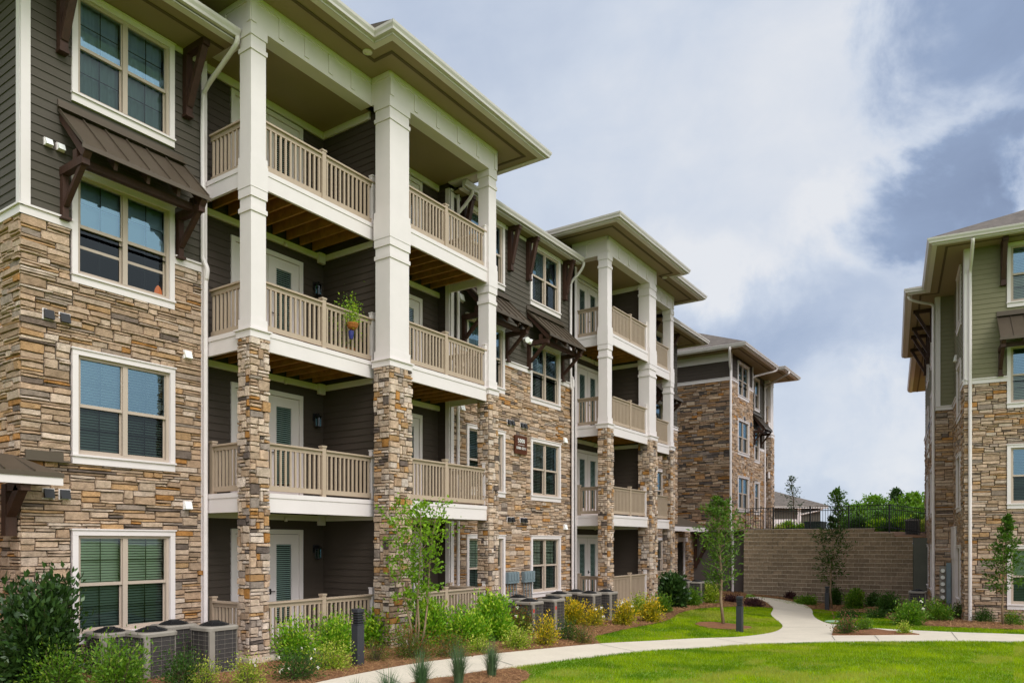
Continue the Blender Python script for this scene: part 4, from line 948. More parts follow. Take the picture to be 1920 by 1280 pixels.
    for u, z in ((-5.0, 6.6), (-5.0, 6.2), (-.9, 8.9)): vent(B, S2 if z < 8 else FS, u if z < 8 else -3.4, z, True, s=.2)
    # power equipment by the re-entrant corner
    b = MB(); b.fbox(F2, .31, .46, .22, 1.70, .06, .24); o = b.build('meter_cabinet', M['grey_box'], B); h = MB(); h.fbox(F2, .36, .43, .85, 1.20, .241, .27); h.build('breaker_cover', M['grey_box'], o)
    b = MB(); b.fbox(F2, .10, .30, .30, 1.58, .06, .15); o = b.build('meter_bank', M['hvac'], B)
    for k in range(5):
        c_ = F2.p(.20, .42 + k * .245, .15); g = MB(); g.tube([c_, tuple(np.array(c_) + np.array([FD.n[0], FD.n[1], 0]) * .05), tuple(np.array(c_) + np.array([FD.n[0], FD.n[1], 0]) * .13)], .075, 12, r1=.062); g.build('electric_meter', M['lens'], o)
    h = MB(); h.tube([F2.p(.38, .25, .12), F2.p(.38, -.5, .12)], .05, 8); h.build('conduit', M['grey_box'], B)
    b = MB(); b.fbox(FS, -4.7, -3.05, -.3, 1.85, .04, .09); b.fbox(FS, -4.70, -3.03, 1.85, 2.95, .04, .11); b.fbox(FS, -4.71, -3.01, 2.95, 3.0, .04, .125); b.build('cable_chase', M['cream'], B)
    return B, pr, F2, S2
DB, d_pr, D_F2, D_S2 = right_building()

# ------------------------------------------------------------------ retaining wall, pier, fence, garage
RW = [(1394, 37.45), (1450, 36.9), (1500, 36.2), (1560, 35.5), (1620, 34.9), (1712, 34.0)]
RWP = smooth_line([onD(u, 1017, d)[:2] for u, d in RW], 6)
def along(path, s):
    for a, b in zip(path, path[1:]):
        L = math.dist(a, b)
        if s <= L or b is path[-1]: t = s / L; return (a[0] + (b[0] - a[0]) * t, a[1] + (b[1] - a[1]) * t), ((b[0] - a[0]) / L, (b[1] - a[1]) / L)
        s -= L
RWL = sum(math.dist(a, b) for a, b in zip(RWP, RWP[1:]))
def retaining_wall():
    B = thing('retaining_wall', 'tall brown split-face block retaining wall behind the curving path', 'retaining wall', (*RWP[len(RWP) // 2], -.8))
    rs = random.Random(9); b = MB(); bw, bh = .46, .203; zb = -1.05; n = int(round((2.76 - zb) / bh))
    for k in range(n):
        z0 = zb + k * bh; off = (.5 if k % 2 else 0) * bw; s = -off
        end = RWL if k < n - 2 else (RWL * .79 if k == n - 1 else RWL * .90)
        while s < end - .05:
            a = max(s, 0); e = min(s + bw, end); s += bw
            if e - a < .04: continue
            g = .001; back = .012 * k
            P, t = along(RWP, (a + e) / 2); fr = Fr(P[0], P[1], 0, t[0], t[1]); h = (e - a) / 2
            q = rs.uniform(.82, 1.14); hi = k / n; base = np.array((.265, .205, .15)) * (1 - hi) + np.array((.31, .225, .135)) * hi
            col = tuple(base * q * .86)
            j = lambda: rs.uniform(-.008, .008)
            d0 = -back
            fr_ = lambda u, z, d: fr.p(u, z, d)
            lo = [fr_(-h + g + .008, z0 + .004, d0 + .008 + j()), fr_(h - g - .008, z0 + .004, d0 + .008 + j()), fr_(h, z0 + .002, d0 - .3), fr_(-h, z0 + .002, d0 - .3)]
            hi_ = [fr_(-h + g + .008, z0 + bh - .014, d0 + .008 + j()), fr_(h - g - .008, z0 + bh - .014, d0 + .008 + j()), fr_(h, z0 + bh - .006, d0 - .3), fr_(-h, z0 + bh - .006, d0 - .3)]
            b.hexa(lo, hi_, col)
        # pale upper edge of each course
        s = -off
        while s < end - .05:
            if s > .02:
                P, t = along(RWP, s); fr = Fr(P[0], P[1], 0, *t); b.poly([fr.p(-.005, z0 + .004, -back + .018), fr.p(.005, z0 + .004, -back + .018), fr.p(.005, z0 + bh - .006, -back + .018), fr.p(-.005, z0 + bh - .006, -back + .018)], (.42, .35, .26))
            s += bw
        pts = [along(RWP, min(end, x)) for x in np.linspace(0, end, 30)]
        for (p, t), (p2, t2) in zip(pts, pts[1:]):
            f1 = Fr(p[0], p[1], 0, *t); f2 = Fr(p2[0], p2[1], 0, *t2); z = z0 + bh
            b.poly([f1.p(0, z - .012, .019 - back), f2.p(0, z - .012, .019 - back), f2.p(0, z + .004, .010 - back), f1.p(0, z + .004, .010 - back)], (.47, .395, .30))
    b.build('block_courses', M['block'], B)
    P, t = RWP[-1], (RWP[-1][0] - RWP[-2][0], RWP[-1][1] - RWP[-2][1]); l = math.hypot(*t); t = (t[0] / l, t[1] / l)
    fr = Fr(P[0], P[1], 0, *t); w = .62
    s = MB(); s.fbox(fr, .01, w, -1.2, 2.36, -.4, .05); o = s.build('concrete_pier', M['pier']); tag(o, 'grey-green concrete pier closing the right end of the block retaining wall', 'pier')
    s = MB(); q = onD(1751, 1066, 33.2); f2 = Fr(q[0], q[1], q[2], *t); s.fbox(f2, -.15, .15, -.34, .34, -.05, .12); o = s.build('utility_box', M['cream']); tag(o, 'cream utility box mounted beside the grey pier', 'utility box')
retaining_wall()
def fence():
    B = thing('fence', 'black metal picket fence along the top of the block retaining wall', 'fence', onD(1519, 993, 39))
    posts = [(1384, 40.6, 995.2), (1450, 40.0, 994), (1519, 39.2, 993), (1591.5, 38.2, 992.5), (1667.5, 37.0, 992), (1747.5, 34.6, 1004)]
    P = [onD(u, v, d) for u, d, v in posts]; H = 1.22
    for p in P: b = MB(); b.box(p[0] - .035, p[0] + .035, p[1] - .035, p[1] + .035, p[2] - .3, p[2] + H + .04); b.build('post', M['black'], B)
    for a, c in zip(P, P[1:]):
        b = MB(); A = Vector(a); Cc = Vector(c); L = (Cc - A).length; n = int(L / .125)
        for h in (.10, H - .20, H): b.bar(A + Vector((0, 0, h)), Cc + Vector((0, 0, h)), .035, .035)
        for k in range(1, n):
            q = A.lerp(Cc, k / n); b.box(q.x - .011, q.x + .011, q.y - .011, q.y + .011, q.z + .02, q.z + H)
        b.build('picket_panel', M['black'], B)
fence()
def garage():
    c = onD(1505, 1000, 66); B = thing('garage', 'low brown garage with a hipped shingle roof beyond the black fence', 'garage', c)
    a = onD(1420, 952, 64); e = onD(1548, 952, 64); zb = 2.9; ze = a[2]
    u = Vector((e[0] - a[0], e[1] - a[1])).normalized(); fr = Fr(a[0], a[1], 0, u.x, u.y); L = math.dist(a[:2], e[:2])
    s = MB(); s.fbox(fr, .0, L - .3, zb - .5, ze, -9, -.4); s.build('wall', M['siding'], B)
    t = MB(); t.fbox(fr, 1.0, L * .62, zb - .3, zb + 1.28, -.39, -.36); t.build('garage_door', M['cream'], B); t = MB(); t.fbox(fr, L - 2.3, L - 2.0, zb, ze, -.39, -.3); t.build('corner_board', M['cream'], B)
    t = MB(); t.fbox(fr, -.5, L + .2, ze - .02, ze + .22, -9.6, .1); t.build('gutter', M['gutter'], B)
    r = MB(); z = ze + .2; h = onD(1470, 917, 69)[2]
    r.poly([fr.p(-1, z, .15), fr.p(L + .3, z, .15), fr.p(L * .42, h, -4.8), fr.p(-1, h, -4.8)]); r.poly([fr.p(L + .3, z, .15), fr.p(L + .3, z, -9.7), fr.p(L * .42, h, -4.8)]); r.poly([fr.p(L + .3, z, -9.7), fr.p(-1, z, -9.7), fr.p(-1, h, -4.8), fr.p(L * .42, h, -4.8)]); r.build('roof', M['shingle'], B)
    downspout(B, [fr.p(L - .3, ze, .0), fr.p(L - .5, ze - .2, -.1), fr.p(L - 1.8, ze - .5, -.25), fr.p(L - 2.15, ze - .7, -.3), fr.p(L - 2.15, zb, -.3)], .07)
garage()

# ------------------------------------------------------------------ ground sheets
def sheets():
    # base sheet: lawn soil reaching the horizon
    xs = np.concatenate([[-3000, -600, -120, -40], np.arange(-20, 60, .8), [80, 160, 600, 3000]]); ys = np.concatenate([[-3000, -600, -120, -40], np.arange(-16, 24, .8), [40, 120, 600, 3000]])
    v = [(x, y, G(x, y)) for x in xs for y in ys]; ny = len(ys)
    f = [(i * ny + j, (i + 1) * ny + j, (i + 1) * ny + j + 1, i * ny + j + 1) for i in range(len(xs) - 1) for j in range(ny - 1)]
    me = bpy.data.meshes.new('lawn'); me.from_pydata(v, [], f); o = link('lawn', me, M['lawn'], smooth=True); o['kind'] = 'structure'
    up = [(p[0] + .35 * 0, p[1]) for p in RWP]
    e = up[-1]; s_ = up[0]
    # upper level behind the retaining wall
    L = up[::-1]
    poly = [(s_[0] + .1, 30), (s_[0] + .1, s_[1])] + [(p[0] + .28 * FW[0], p[1] + .28 * FW[1]) for p in up] + [(e[0] + 1.2 * RT[0], e[1] + 1.2 * RT[1]), (e[0] + 60 * RT[0] + 30, e[1] + 60 * RT[1]), (900, -500), (2500, 200), (1800, 2200), (200, 900)]
    pv = [Vector(p) for p in poly]; r = geometry.delaunay_2d_cdt(pv, [], [list(range(len(pv)))], 1, 1e-5)
    me = bpy.data.meshes.new('upper_ground'); me.from_pydata([(q.x, q.y, 2.72 if math.dist(q, e) > 3 else 2.38) for q in r[0]], [], [tuple(x) for x in r[2]]); o = link('upper_ground', me, M['upper_soil']); o['kind'] = 'structure'
g2 = lambda u, v: gp(u, v)[:2]
PATH_L = smooth_line([g2(*p) for p in [(1220, 1203), (1309, 1198), (1383, 1195.4), (1434, 1189.5), (1457.5, 1183.5), (1467, 1176), (1463.5, 1168.7), (1448.6, 1156.8), (1445.5, 1151), (1450, 1142), (1446, 1136), (1434, 1128.5), (1420, 1123.5), (1396, 1121.5)]], 4)
PATH_R = smooth_line([g2(*p) for p in [(1420, 1119.2), (1440, 1121.2), (1472, 1125.5), (1502, 1132.5), (1518, 1139.5), (1523.5, 1146.4), (1524, 1152.4), (1532, 1161), (1549.6, 1168.7), (1566, 1171.7), (1600, 1175), (1636, 1178.5), (1683, 1181.5), (1780, 1186), (1925, 1191), (2100, 1197)]], 4)
PATH_B = smooth_line([g2(*p) for p in [(2100, 1206), (1920, 1203.5), (1780, 1202.5), (1665, 1203), (1532, 1204.5), (1434, 1207.5), (1368, 1211), (1309, 1215), (1220, 1219.5), (1109, 1232.5), (1060, 1238), (942, 1254.6), (879, 1264), (808, 1275), (760, 1284), (700, 1297)]], 4)
PATH_T = smooth_line([g2(*p) for p in [(500, 1306), (605, 1280), (704, 1259.5), (779, 1246), (850, 1236.5), (908, 1229.5), (1000, 1220), (1120, 1208.5), (1220, 1203)]], 4)
LAWN1 = smooth_line([g2(*p) for p in [(1125, 1207.5), (1117, 1199), (1121, 1192), (1184, 1178), (1240, 1167), (1262, 1158), (1276, 1149), (1309, 1141.5), (1354, 1138.5), (1398, 1138), (1449, 1140)]], 4)
LAWN2 = smooth_line([g2(*p) for p in [(1523, 1143), (1540, 1143), (1558, 1146), (1606, 1148.5), (1645, 1152.4), (1665, 1160), (1695, 1168.7), (1780, 1176), (1925, 1182), (2100, 1188)]], 4)
TUFTBED = smooth_line([g2(*p) for p in [(760, 1284.5), (808, 1275.5), (879, 1264.5), (942, 1255), (971, 1255), (989, 1262), (992, 1270), (978, 1280), (940, 1292), (850, 1312)]], 4)
ISLAND = [g2(*p) for p in [(1560, 1192.8), (1563, 1182), (1567, 1175.5), (1600, 1178), (1636, 1182), (1680, 1186.5), (1724, 1191.6), (1640, 1192.4)]]
def sheets2():
    region('path', PATH_T + PATH_L[1:] + PATH_R + PATH_B, .035, M['concrete'], .4, .09)
    bed = PATH_T[:-1] + LAWN1 + PATH_L[-10:] + [(38.2, 11.3), (38.2, 15), (-6, 15), (-6, 4)]
    region('mulch_bed', bed, .018, M['mulch'], .3, .0, bumpy=.02)
    i = len(PATH_R) - 1
    k = min(range(len(PATH_R)), key=lambda j: math.dist(PATH_R[j], LAWN2[0]))
    bed2 = PATH_R[:k] + LAWN2 + [d_pr(-2.2, -9)[:2], d_pr(1, -9)[:2], d_pr(1, -.5)[:2], d_pr(9.5, -1)[:2], (RWP[-1][0] + .3, RWP[-1][1])] + [(p[0] + .15, p[1]) for p in RWP[::-1]] + [(38.3, 11.25)]
    region('mulch_bed', bed2, .018, M['mulch'], .3, .0, bumpy=.02)
    region('mulch_bed', ISLAND, .060, M['mulch'], .25, .08, bumpy=.015); region('mulch_bed', TUFTBED, .020, M['mulch'], .25, bumpy=.02)
    c = gp(1356, 1174); region('mulch_ring', [(c[0] + 1.0 * math.cos(t), c[1] + .85 * math.sin(t)) for t in np.linspace(0, 2 * math.pi, 24)[:-1]], .022, M['mulch'], .25, bumpy=.02)
    return bed, bed2
sheets(); BED, BED2 = sheets2()
def joints():
    b = MB()
    for p, q in (((704, 1260.5), (752, 1284.5)), ((905, 1231), (962, 1250)), ((1122, 1209), (1190, 1223)), ((1335, 1197), (1402, 1208.5)), ((1470, 1177), (1556, 1177)), ((1451, 1142), (1518, 1142)), ((1640, 1193.5), (1648, 1202.4)), ((1784, 1187), (1796, 1202)), ((1560, 1194), (1566, 1202.6))):
        A = gp(*p); Z = gp(*q); n = 10; d = Vector((Z[0] - A[0], Z[1] - A[1])).normalized(); w = .008
        for k in range(n):
            a = [A[i] + (Z[i] - A[i]) * k / n for i in (0, 1)]; c = [A[i] + (Z[i] - A[i]) * (k + 1) / n for i in (0, 1)]
            b.poly([(a[0] - d.y * w, a[1] + d.x * w, G(*a) + .040), (c[0] - d.y * w, c[1] + d.x * w, G(*c) + .040), (c[0] + d.y * w, c[1] - d.x * w, G(*c) + .040), (a[0] + d.y * w, a[1] - d.x * w, G(*a) + .040)])
    o = b.build('path_joints', M['pier']); o['kind'] = 'structure'
joints()

def G_np(x, y):
    xc = np.clip(x, -60, 60); dip = np.clip((xc - 8) * .018, 0, .47); return -.10 - .009 * (np.maximum(xc, -20) - 5) - dip * np.exp(-((y - 6.5) / 3.2) ** 2)
def in_view(x, y, marg=260):
    d = x * FW[0] + y * FW[1]; l = x * RT[0] + y * RT[1]; u = 960 + FPX * l / np.maximum(d, .1); return (d > 9.5) & (u > -marg) & (u < 1920 + marg)
def scatter(polys, holes, dens, seed, dmax=60):
    rg = np.random.default_rng(seed); P = np.array([p for q in polys for p in q]); x0, y0 = P.min(0); x1, y1 = P.max(0); x0 = max(x0, 2); x1 = min(x1, 42); y0 = max(y0, -14); y1 = min(y1, 16)
    n = int((x1 - x0) * (y1 - y0) * dens); x = rg.uniform(x0, x1, n); y = rg.uniform(y0, y1, n); k = in_view(x, y); x = x[k]; y = y[k]
    ins = np.zeros(len(x), bool)
    for q in polys: ins |= inpoly(q, x, y)
    for q in holes: ins &= ~inpoly(q, x, y)
    return x[ins], y[ins], rg
def grass():
    near = PATH_B + [g2(560, 1330), (6, -2), (30, -14)]
    fields = [near, LAWN1 + PATH_L[::-1], LAWN2 + PATH_R[::-1][:-0 or None]]
    c = gp(1356, 1174); ring = [(c[0] + .98 * math.cos(t), c[1] + .83 * math.sin(t)) for t in np.linspace(0, 2 * math.pi, 24)[:-1]]
    x, y, rg = scatter(fields, [TUFTBED, ring, ISLAND, BED2, BED], 1500, 3)
    d = x * FW[0] + y * FW[1]; k = rg.random(len(x)) < np.clip((17.0 / d) ** 1.1, .18, 1); x = x[k]; y = y[k]; n = len(x)
    vn_rg = np.random.default_rng(12)
    def vnoise(px, py, s):
        gq = vn_rg.random((400, 400)); a = (px * s) % 399; b = (py * s) % 399; i = a.astype(int); j = b.astype(int); u = a - i; v_ = b - j; u = u * u * (3 - 2 * u); v_ = v_ * v_ * (3 - 2 * v_)
        return (gq[i, j] * (1 - u) + gq[i + 1, j] * u) * (1 - v_) + (gq[i, j + 1] * (1 - u) + gq[i + 1, j + 1] * u) * v_
    patch = np.clip(.55 + 1.9 * (.40 * vnoise(x, y, .55) + .34 * vnoise(x, y, 1.3) + .26 * vnoise(x, y, 3.6) - .5), 0, 1); old_patch = 0 * np.sin(x * 1.3 + 2 * np.sin(y * .9)) * np.sin(y * 1.7 + 1.3 * np.sin(x * .7)) * .5 + .5
    h = rg.uniform(.028, .066, n) * (.70 + .60 * patch); w = rg.uniform(.004, .008, n) * np.clip((x * FW[0] + y * FW[1]) / 15, 1, 2.2); a = rg.uniform(0, 2 * math.pi, n); ln = rg.normal(0, .022, (n, 2)); z = G_np(x, y)
    v = np.empty((n, 3, 3)); v[:, 0] = np.stack([x - np.cos(a) * w, y - np.sin(a) * w, z], 1); v[:, 1] = np.stack([x + np.cos(a) * w, y + np.sin(a) * w, z], 1); v[:, 2] = np.stack([x + ln[:, 0], y + ln[:, 1], z + h], 1)
    t = rg.random(n)[:, None] * .35 + patch[:, None] * .65; col = (1 - t) * np.array([[.05, .155, .004]]) + t * np.array([[.43, .54, .012]]); col *= rg.uniform(.75, 1.2, (n, 1)); tan = np.clip((vnoise(x, y, .45) * .6 + vnoise(x, y, 2.1) * .4 - .60) * 4, 0, .55)[:, None]; col = col * (1 - tan) + tan * np.array([[.44, .40, .09]]); dk = np.clip((vnoise(x, y, 1.1) - .68) * 5, 0, .6)[:, None]; col = col * (1 - dk) + dk * np.array([[.05, .15, .004]]); dry = rg.random(n) < (.02 + .10 * np.clip(vnoise(x, y, 2.3) - .55, 0, 1)); col[dry] = (.42, .36, .14)
    o = npmesh('grass', v.reshape(-1, 3), np.arange(n * 3).reshape(n, 3), M['grass'], None, col); o['kind'] = 'stuff'; o['label'] = 'short bright green mown grass'
grass()
def straw():
    x, y, rg = scatter([BED, BED2, ISLAND, TUFTBED], [PATH_T + PATH_L[1:] + PATH_R + PATH_B], 420, 4); n = len(x)
    keep = (y < 13.2) & ((x * FW[0] + y * FW[1]) < 40); x = x[keep]; y = y[keep]; n = len(x)
    l = rg.uniform(.05, .12, n); w = rg.uniform(.002, .004, n) * np.clip((x * FW[0] + y * FW[1]) / 14, 1, 2); a = rg.uniform(0, 2 * math.pi, n); z = G_np(x, y) + .028 + rg.uniform(0, .025, n); t = rg.uniform(-.03, .03, n)
    dx, dy = np.cos(a) * l, np.sin(a) * l; nx, ny = -np.sin(a) * w, np.cos(a) * w
    v = np.empty((n, 4, 3)); v[:, 0] = np.stack([x - dx - nx, y - dy - ny, z - t], 1); v[:, 1] = np.stack([x - dx + nx, y - dy + ny, z - t], 1); v[:, 2] = np.stack([x + dx + nx, y + dy + ny, z + t], 1); v[:, 3] = np.stack([x + dx - nx, y + dy - ny, z + t], 1)
    q = rg.random((n, 1)); col = (1 - q) * np.array([[.16, .07, .025]]) + q * np.array([[.44, .25, .11]])
    o = npmesh('pine_straw', v.reshape(-1, 3), np.arange(n * 4).reshape(n, 4), M['straw'], None, col); o['kind'] = 'stuff'; o['label'] = 'loose red-brown pine straw on the planting beds'
straw()

# ------------------------------------------------------------------ plants
def leaves(name, P, D, size, cols, rg, matl, parent, aspect=.45):
    """one leaf card per row: P base points, D pointing directions"""
    n = len(P); D = D / np.maximum(np.linalg.norm(D, axis=1, keepdims=True), 1e-6)
    r = rg.normal(0, 1, (n, 3)); r[:, 2] *= .6
    Sd = np.cross(D, r); Sd /= np.maximum(np.linalg.norm(Sd, axis=1, keepdims=True), 1e-6); Nn = np.cross(Sd, D)
    s = size[:, None]; w = s * aspect * .5
    v = np.empty((n, 4, 3)); v[:, 0] = P; v[:, 1] = P + D * s * .45 + Sd * w + Nn * s * .08; v[:, 2] = P + D * s - Nn * s * .10; v[:, 3] = P + D * s * .45 - Sd * w + Nn * s * .08
    return npmesh(name, v.reshape(-1, 3), np.arange(n * 4).reshape(n, 4), matl, parent, cols)
KINDS_ = {  # leaf colours (dark, light), tip colour and share, leaf length m, leaves per m3-ish factor, aspect, gloss
    'holly': dict(c=((.014, .038, .010), (.05, .105, .020)), s=.085, n=2.2, a=.52, gl=True, tip=None),
    'privet': dict(c=((.05, .13, .010), (.16, .31, .022)), s=.055, n=1.5, a=.42, tip=((.26, .36, .05), .12)),
    'bright': dict(c=((.08, .21, .008), (.22, .44, .018)), s=.055, n=1.9, a=.5, tip=((.42, .56, .05), .22)),
    'gold': dict(c=((.14, .19, .010), (.42, .35, .015)), s=.050, n=1.5, a=.5, tip=((.68, .47, .02), .35)),
    'lime': dict(c=((.13, .25, .012), (.33, .43, .03)), s=.050, n=1.7, a=.5, tip=((.50, .52, .10), .3)),
    'spirea': dict(c=((.06, .10, .012), (.13, .19, .02)), s=.040, n=1.8, a=.42, tip=((.24, .10, .03), .30)),
    'dark': dict(c=((.025, .07, .012), (.07, .15, .02)), s=.050, n=1.8, a=.5, tip=None),
    'purple': dict(c=((.035, .015, .02), (.10, .04, .04)), s=.055, n=1.3, a=.45, tip=None),
    'rose': dict(c=((.03, .07, .012), (.09, .16, .02)), s=.05, n=1.7, a=.5, tip=((.25, .10, .07), .25)),
}
def bush(u, v, w, h, kind, label, flowers=0, fcol=(.85, .82, .72), seed=None, pos=None, group=None, tall=1.0, cat='shrub', dens=1.0):
    K = KINDS_[kind]; c = gp(u, v) if pos is None else pos; d = depth(c); W = w * d / FPX; H = h * d / FPX; seed = int(u * 7 + v) if seed is None else seed
    rg = np.random.default_rng(seed); B = thing('shrub', label, cat, c, group)
    vol = W * W * H; ns = int(np.clip(30 + vol * 60, 30, 90))
    st = MB(); Ps, Ds, Ss, Cs = [], [], [], []
    size = 1.28 * K['s'] * np.clip(d / 16, .8, 2.2) ** .7 * float(np.clip((W + H) / 1.6, .62, 1.25))
    per = int(np.clip(26 * dens * K['n'] * (vol / .35) ** .25, 30, 95))
    for k in range(ns):
        az = rg.uniform(0, 2 * math.pi); q = rg.random() ** .55; el = rg.uniform(.12, 1.0)
        rr = W / 2 * q * (1.0 if el < .62 else math.sqrt(max(.04, 1 - ((el - .62) / .42) ** 2))) * rg.uniform(.8, 1.12)
        tip = np.array([c[0] + rr * math.cos(az), c[1] + rr * math.sin(az), c[2] + H * el * rg.uniform(.86, 1.04)])
        base = np.array([c[0] + rr * .18 * math.cos(az), c[1] + rr * .18 * math.sin(az), c[2] - .03]); mid = base * .45 + tip * .55 + np.array([0, 0, .10 * H]) * rg.uniform(-.6, 1.0)
        if k < 26: st.tube([base, mid, tip], .006 + .004 * H, 5, r1=.003, caps=False)
        t = rg.uniform(.30, 1.04, per)[:, None]; p = (1 - t) ** 2 * base + 2 * t * (1 - t) * mid + t ** 2 * tip
        sp = .055 + .07 * W; p = p + rg.normal(0, 1, (per, 3)) * np.array([sp, sp, sp * .7]); p[:, 2] = np.maximum(p[:, 2], c[2] + .03)
        dd = (p - (base + np.array([0, 0, H * .25]))); dd /= np.linalg.norm(dd, axis=1, keepdims=True) + 1e-6; dd = dd + rg.normal(0, .55, (per, 3)) + np.array([0, 0, .35])
        x = rg.random((per, 1)) * .7 + .3 * rg.random(); col = (1 - x) * np.array(K['c'][0]) + x * np.array(K['c'][1])
        if K['tip']:
            m_ = (t[:, 0] > .72) & (rg.random(per) < K['tip'][1] * 1.6); col[m_] = np.array(K['tip'][0])
        Ps.append(p); Ds.append(dd); Ss.append(size * rg.uniform(.65, 1.25, per)); Cs.append(col * rg.uniform(.8, 1.2, (per, 1)))
    leaves('foliage', np.vstack(Ps), np.vstack(Ds), np.concatenate(Ss), np.vstack(Cs), rg, M['gloss_leaf' if K.get('gl') else 'leaf'], B, K['a'])
    st.build('stem', M['bark_dark'], B)
    for k in range(flowers):
        az = rg.uniform(0, 2 * math.pi); e = rg.uniform(.35, 1); r = W / 2 * rg.uniform(.5, 1.0); f = np.array([c[0] + r * math.cos(az) - .1 * FW[0], c[1] + r * math.sin(az) - .1 * FW[1], c[2] + H * e])
        P = np.repeat(f[None], 9, 0); D = rg.normal(0, 1, (9, 3)) - .6 * np.array([FW[0], FW[1], -.8]); leaves('flower', P, D, np.full(9, .035 * np.clip(d / 14, .9, 1.6)), np.tile(np.array(fcol), (9, 1)) * rg.uniform(.85, 1.05, (9, 1)), rg, M['petal'], B, .7)
    return B
BUSHES = [
 (74, 1285, 128, 214, 'holly', 'large dark glossy holly shrub growing in front of the leftmost ground-floor window', 0),
 (112, 1292, 105, 88, 'privet', 'low mid-green shrub at the foot of the large dark holly', 0),
 (222, 1296, 108, 106, 'privet', 'loose green shrub with tall shoots in front of the leftmost air conditioners', 0),
 (338, 1288, 68, 90, 'dark', 'small dark green shrub before the gap between two condensers', 0),
 (382, 1288, 55, 54, 'lime', 'low yellow-green shrub below the condenser beside the first stone pier', 0),
 (464, 1284, 68, 56, 'lime', 'low yellow-green shrub at the foot of the first stone pier', 1),
 (558, 1238, 70, 84, 'bright', 'upright bright green shrub against the ground-floor railing left of the near bollard', 0),
 (556, 1274, 86, 58, 'dark', 'dark green gardenia dotted with white flowers near the frame bottom', 9),
 (632, 1226, 68, 64, 'bright', 'bright green shrub just left of the near bollard, behind the variegated one', 0),
 (620, 1254, 68, 48, 'lime', 'low pale yellow variegated shrub at the left foot of the near bollard', 0),
 (716, 1212, 74, 78, 'bright', 'rounded bright green shrub right of the near bollard, against the railing', 0),
 (706, 1240, 44, 44, 'spirea', 'low reddish green shrub at the right foot of the near bollard', 0),
 (772, 1234, 66, 56, 'spirea', 'dark reddish shrub at the foot of the multi-stemmed tree', 0),
 (806, 1208, 56, 86, 'bright', 'bright green shrub behind the stems of the multi-stemmed tree', 0),
 (842, 1230, 62, 44, 'spirea', 'low round dark shrub right of the multi-stemmed tree', 0),
 (872, 1208, 64, 62, 'bright', 'mixed bright green shrub before the second railing post', 0),
 (926, 1200, 58, 84, 'bright', 'tall yellow-tipped bright green shrub below the third stone pier', 0),
 (896, 1224, 42, 32, 'lime', 'small yellow-green shrub by the path edge behind the grass tufts', 0),
 (974, 1190, 54, 52, 'spirea', 'brownish shrub with a few white roses before the middle condensers', 4),
 (966, 1216, 46, 42, 'lime', 'low green shrub in front of the brownish rose shrub', 0),
 (1020, 1210, 44, 62, 'gold', 'yellow-topped shrub in front of the round middle condenser', 0),
 (1074, 1172, 52, 46, 'gold', 'golden leaved shrub right of the middle condensers', 0),
 (1112, 1174, 42, 38, 'gold', 'golden shrub with white flowers before the condensers of the fourth pier', 4),
 (1068, 1200, 40, 40, 'dark', 'dark green shrub in front of the golden leaved ones', 0),
 (1094, 1206, 40, 42, 'spirea', 'reddish-topped dark shrub nearest the left tip of the lawn', 0),
 (1134, 1158, 28, 30, 'gold', 'small golden shrub at the foot of the rightmost middle condenser', 0),
 (1170, 1172, 42, 46, 'gold', 'golden shrub with white specks before the ground-floor railing of the far bay', 2),
 (1200, 1154, 34, 42, 'lime', 'green shrub behind the golden ones near the fifth stone pier', 0),
 (1222, 1166, 40, 46, 'gold', 'rightmost golden shrub along the stone building bed', 0),
 (1242, 1148, 34, 36, 'privet', 'light green shrub between the golden shrubs and the far dark holly', 0),
 (1260, 1137, 43, 58, 'holly', 'dark glossy holly before the last stone pier', 1),
 (1298, 1135, 32, 32, 'privet', 'low green shrub right of the far dark holly', 0),
 (1332, 1131, 30, 38, 'lime', 'yellow-green shrub beside the last condenser near the dark wall', 0),
 (1374, 1129, 24, 14, 'purple', 'low purple-leaved shrub behind the taller bollard tree', 0),
 (1414, 1137, 40, 14, 'purple', 'spreading purple shrub at the left edge of the curving path', 0),
 (1482, 1123, 16, 13, 'purple', 'small purple shrub against the base of the block wall', 0),
 (1512, 1133, 40, 13, 'privet', 'flat green shrub right of the path bend below the block wall', 0),
 (1566, 1134, 22, 32, 'dark', 'narrow green shrub behind the far bollard tree', 0),
 (1602, 1142, 32, 38, 'privet', 'green shrub right of the thin dark tree at the block wall', 0),
 (1638, 1138, 26, 26, 'dark', 'small round shrub in the middle of the block wall base', 0),
 (1666, 1150, 32, 40, 'dark', 'upright dark green shrub left of the condenser at the block wall', 0),
 (1706, 1172, 50, 48, 'privet', 'broad light green shrub in front of the condenser by the grey pier', 2),
 (1758, 1164, 42, 40, 'privet', 'light green shrub below the white downspout of the olive building', 0),
 (1798, 1160, 26, 30, 'dark', 'small dark shrub below the electric meters', 0),
 (1846, 1166, 32, 28, 'dark', 'green shrub left of the young tree before the olive building', 0),
 (1898, 1172, 30, 24, 'privet', 'low green shrub right of the young tree before the olive building', 0),
 (1590, 1158, 40, 14, 'dark', 'low dark ground shrub between the far bollard and the broad light shrub', 0),
 (1645, 1158, 44, 14, 'dark', 'low ground shrub at the edge of the right-hand lawn', 0),
 (1586, 1190, 42, 36, 'rose', 'pink-tinged rose shrub in the small island bed beside the path', 0),
 (1620, 1183, 28, 28, 'privet', 'small green shrub beside the rose in the island bed', 0),
 (1695, 1190, 12, 24, 'lime', 'thin weedy sprig at the right end of the island bed', 0),
]
for i, (u, v, w, h, kd, lb, fl) in enumerate(BUSHES):
    k = 1.18 if 580 < u < 1010 else 1.0
    bush(u, v, w * k, h * (1.08 if k > 1 else 1), kd, lb, fl)

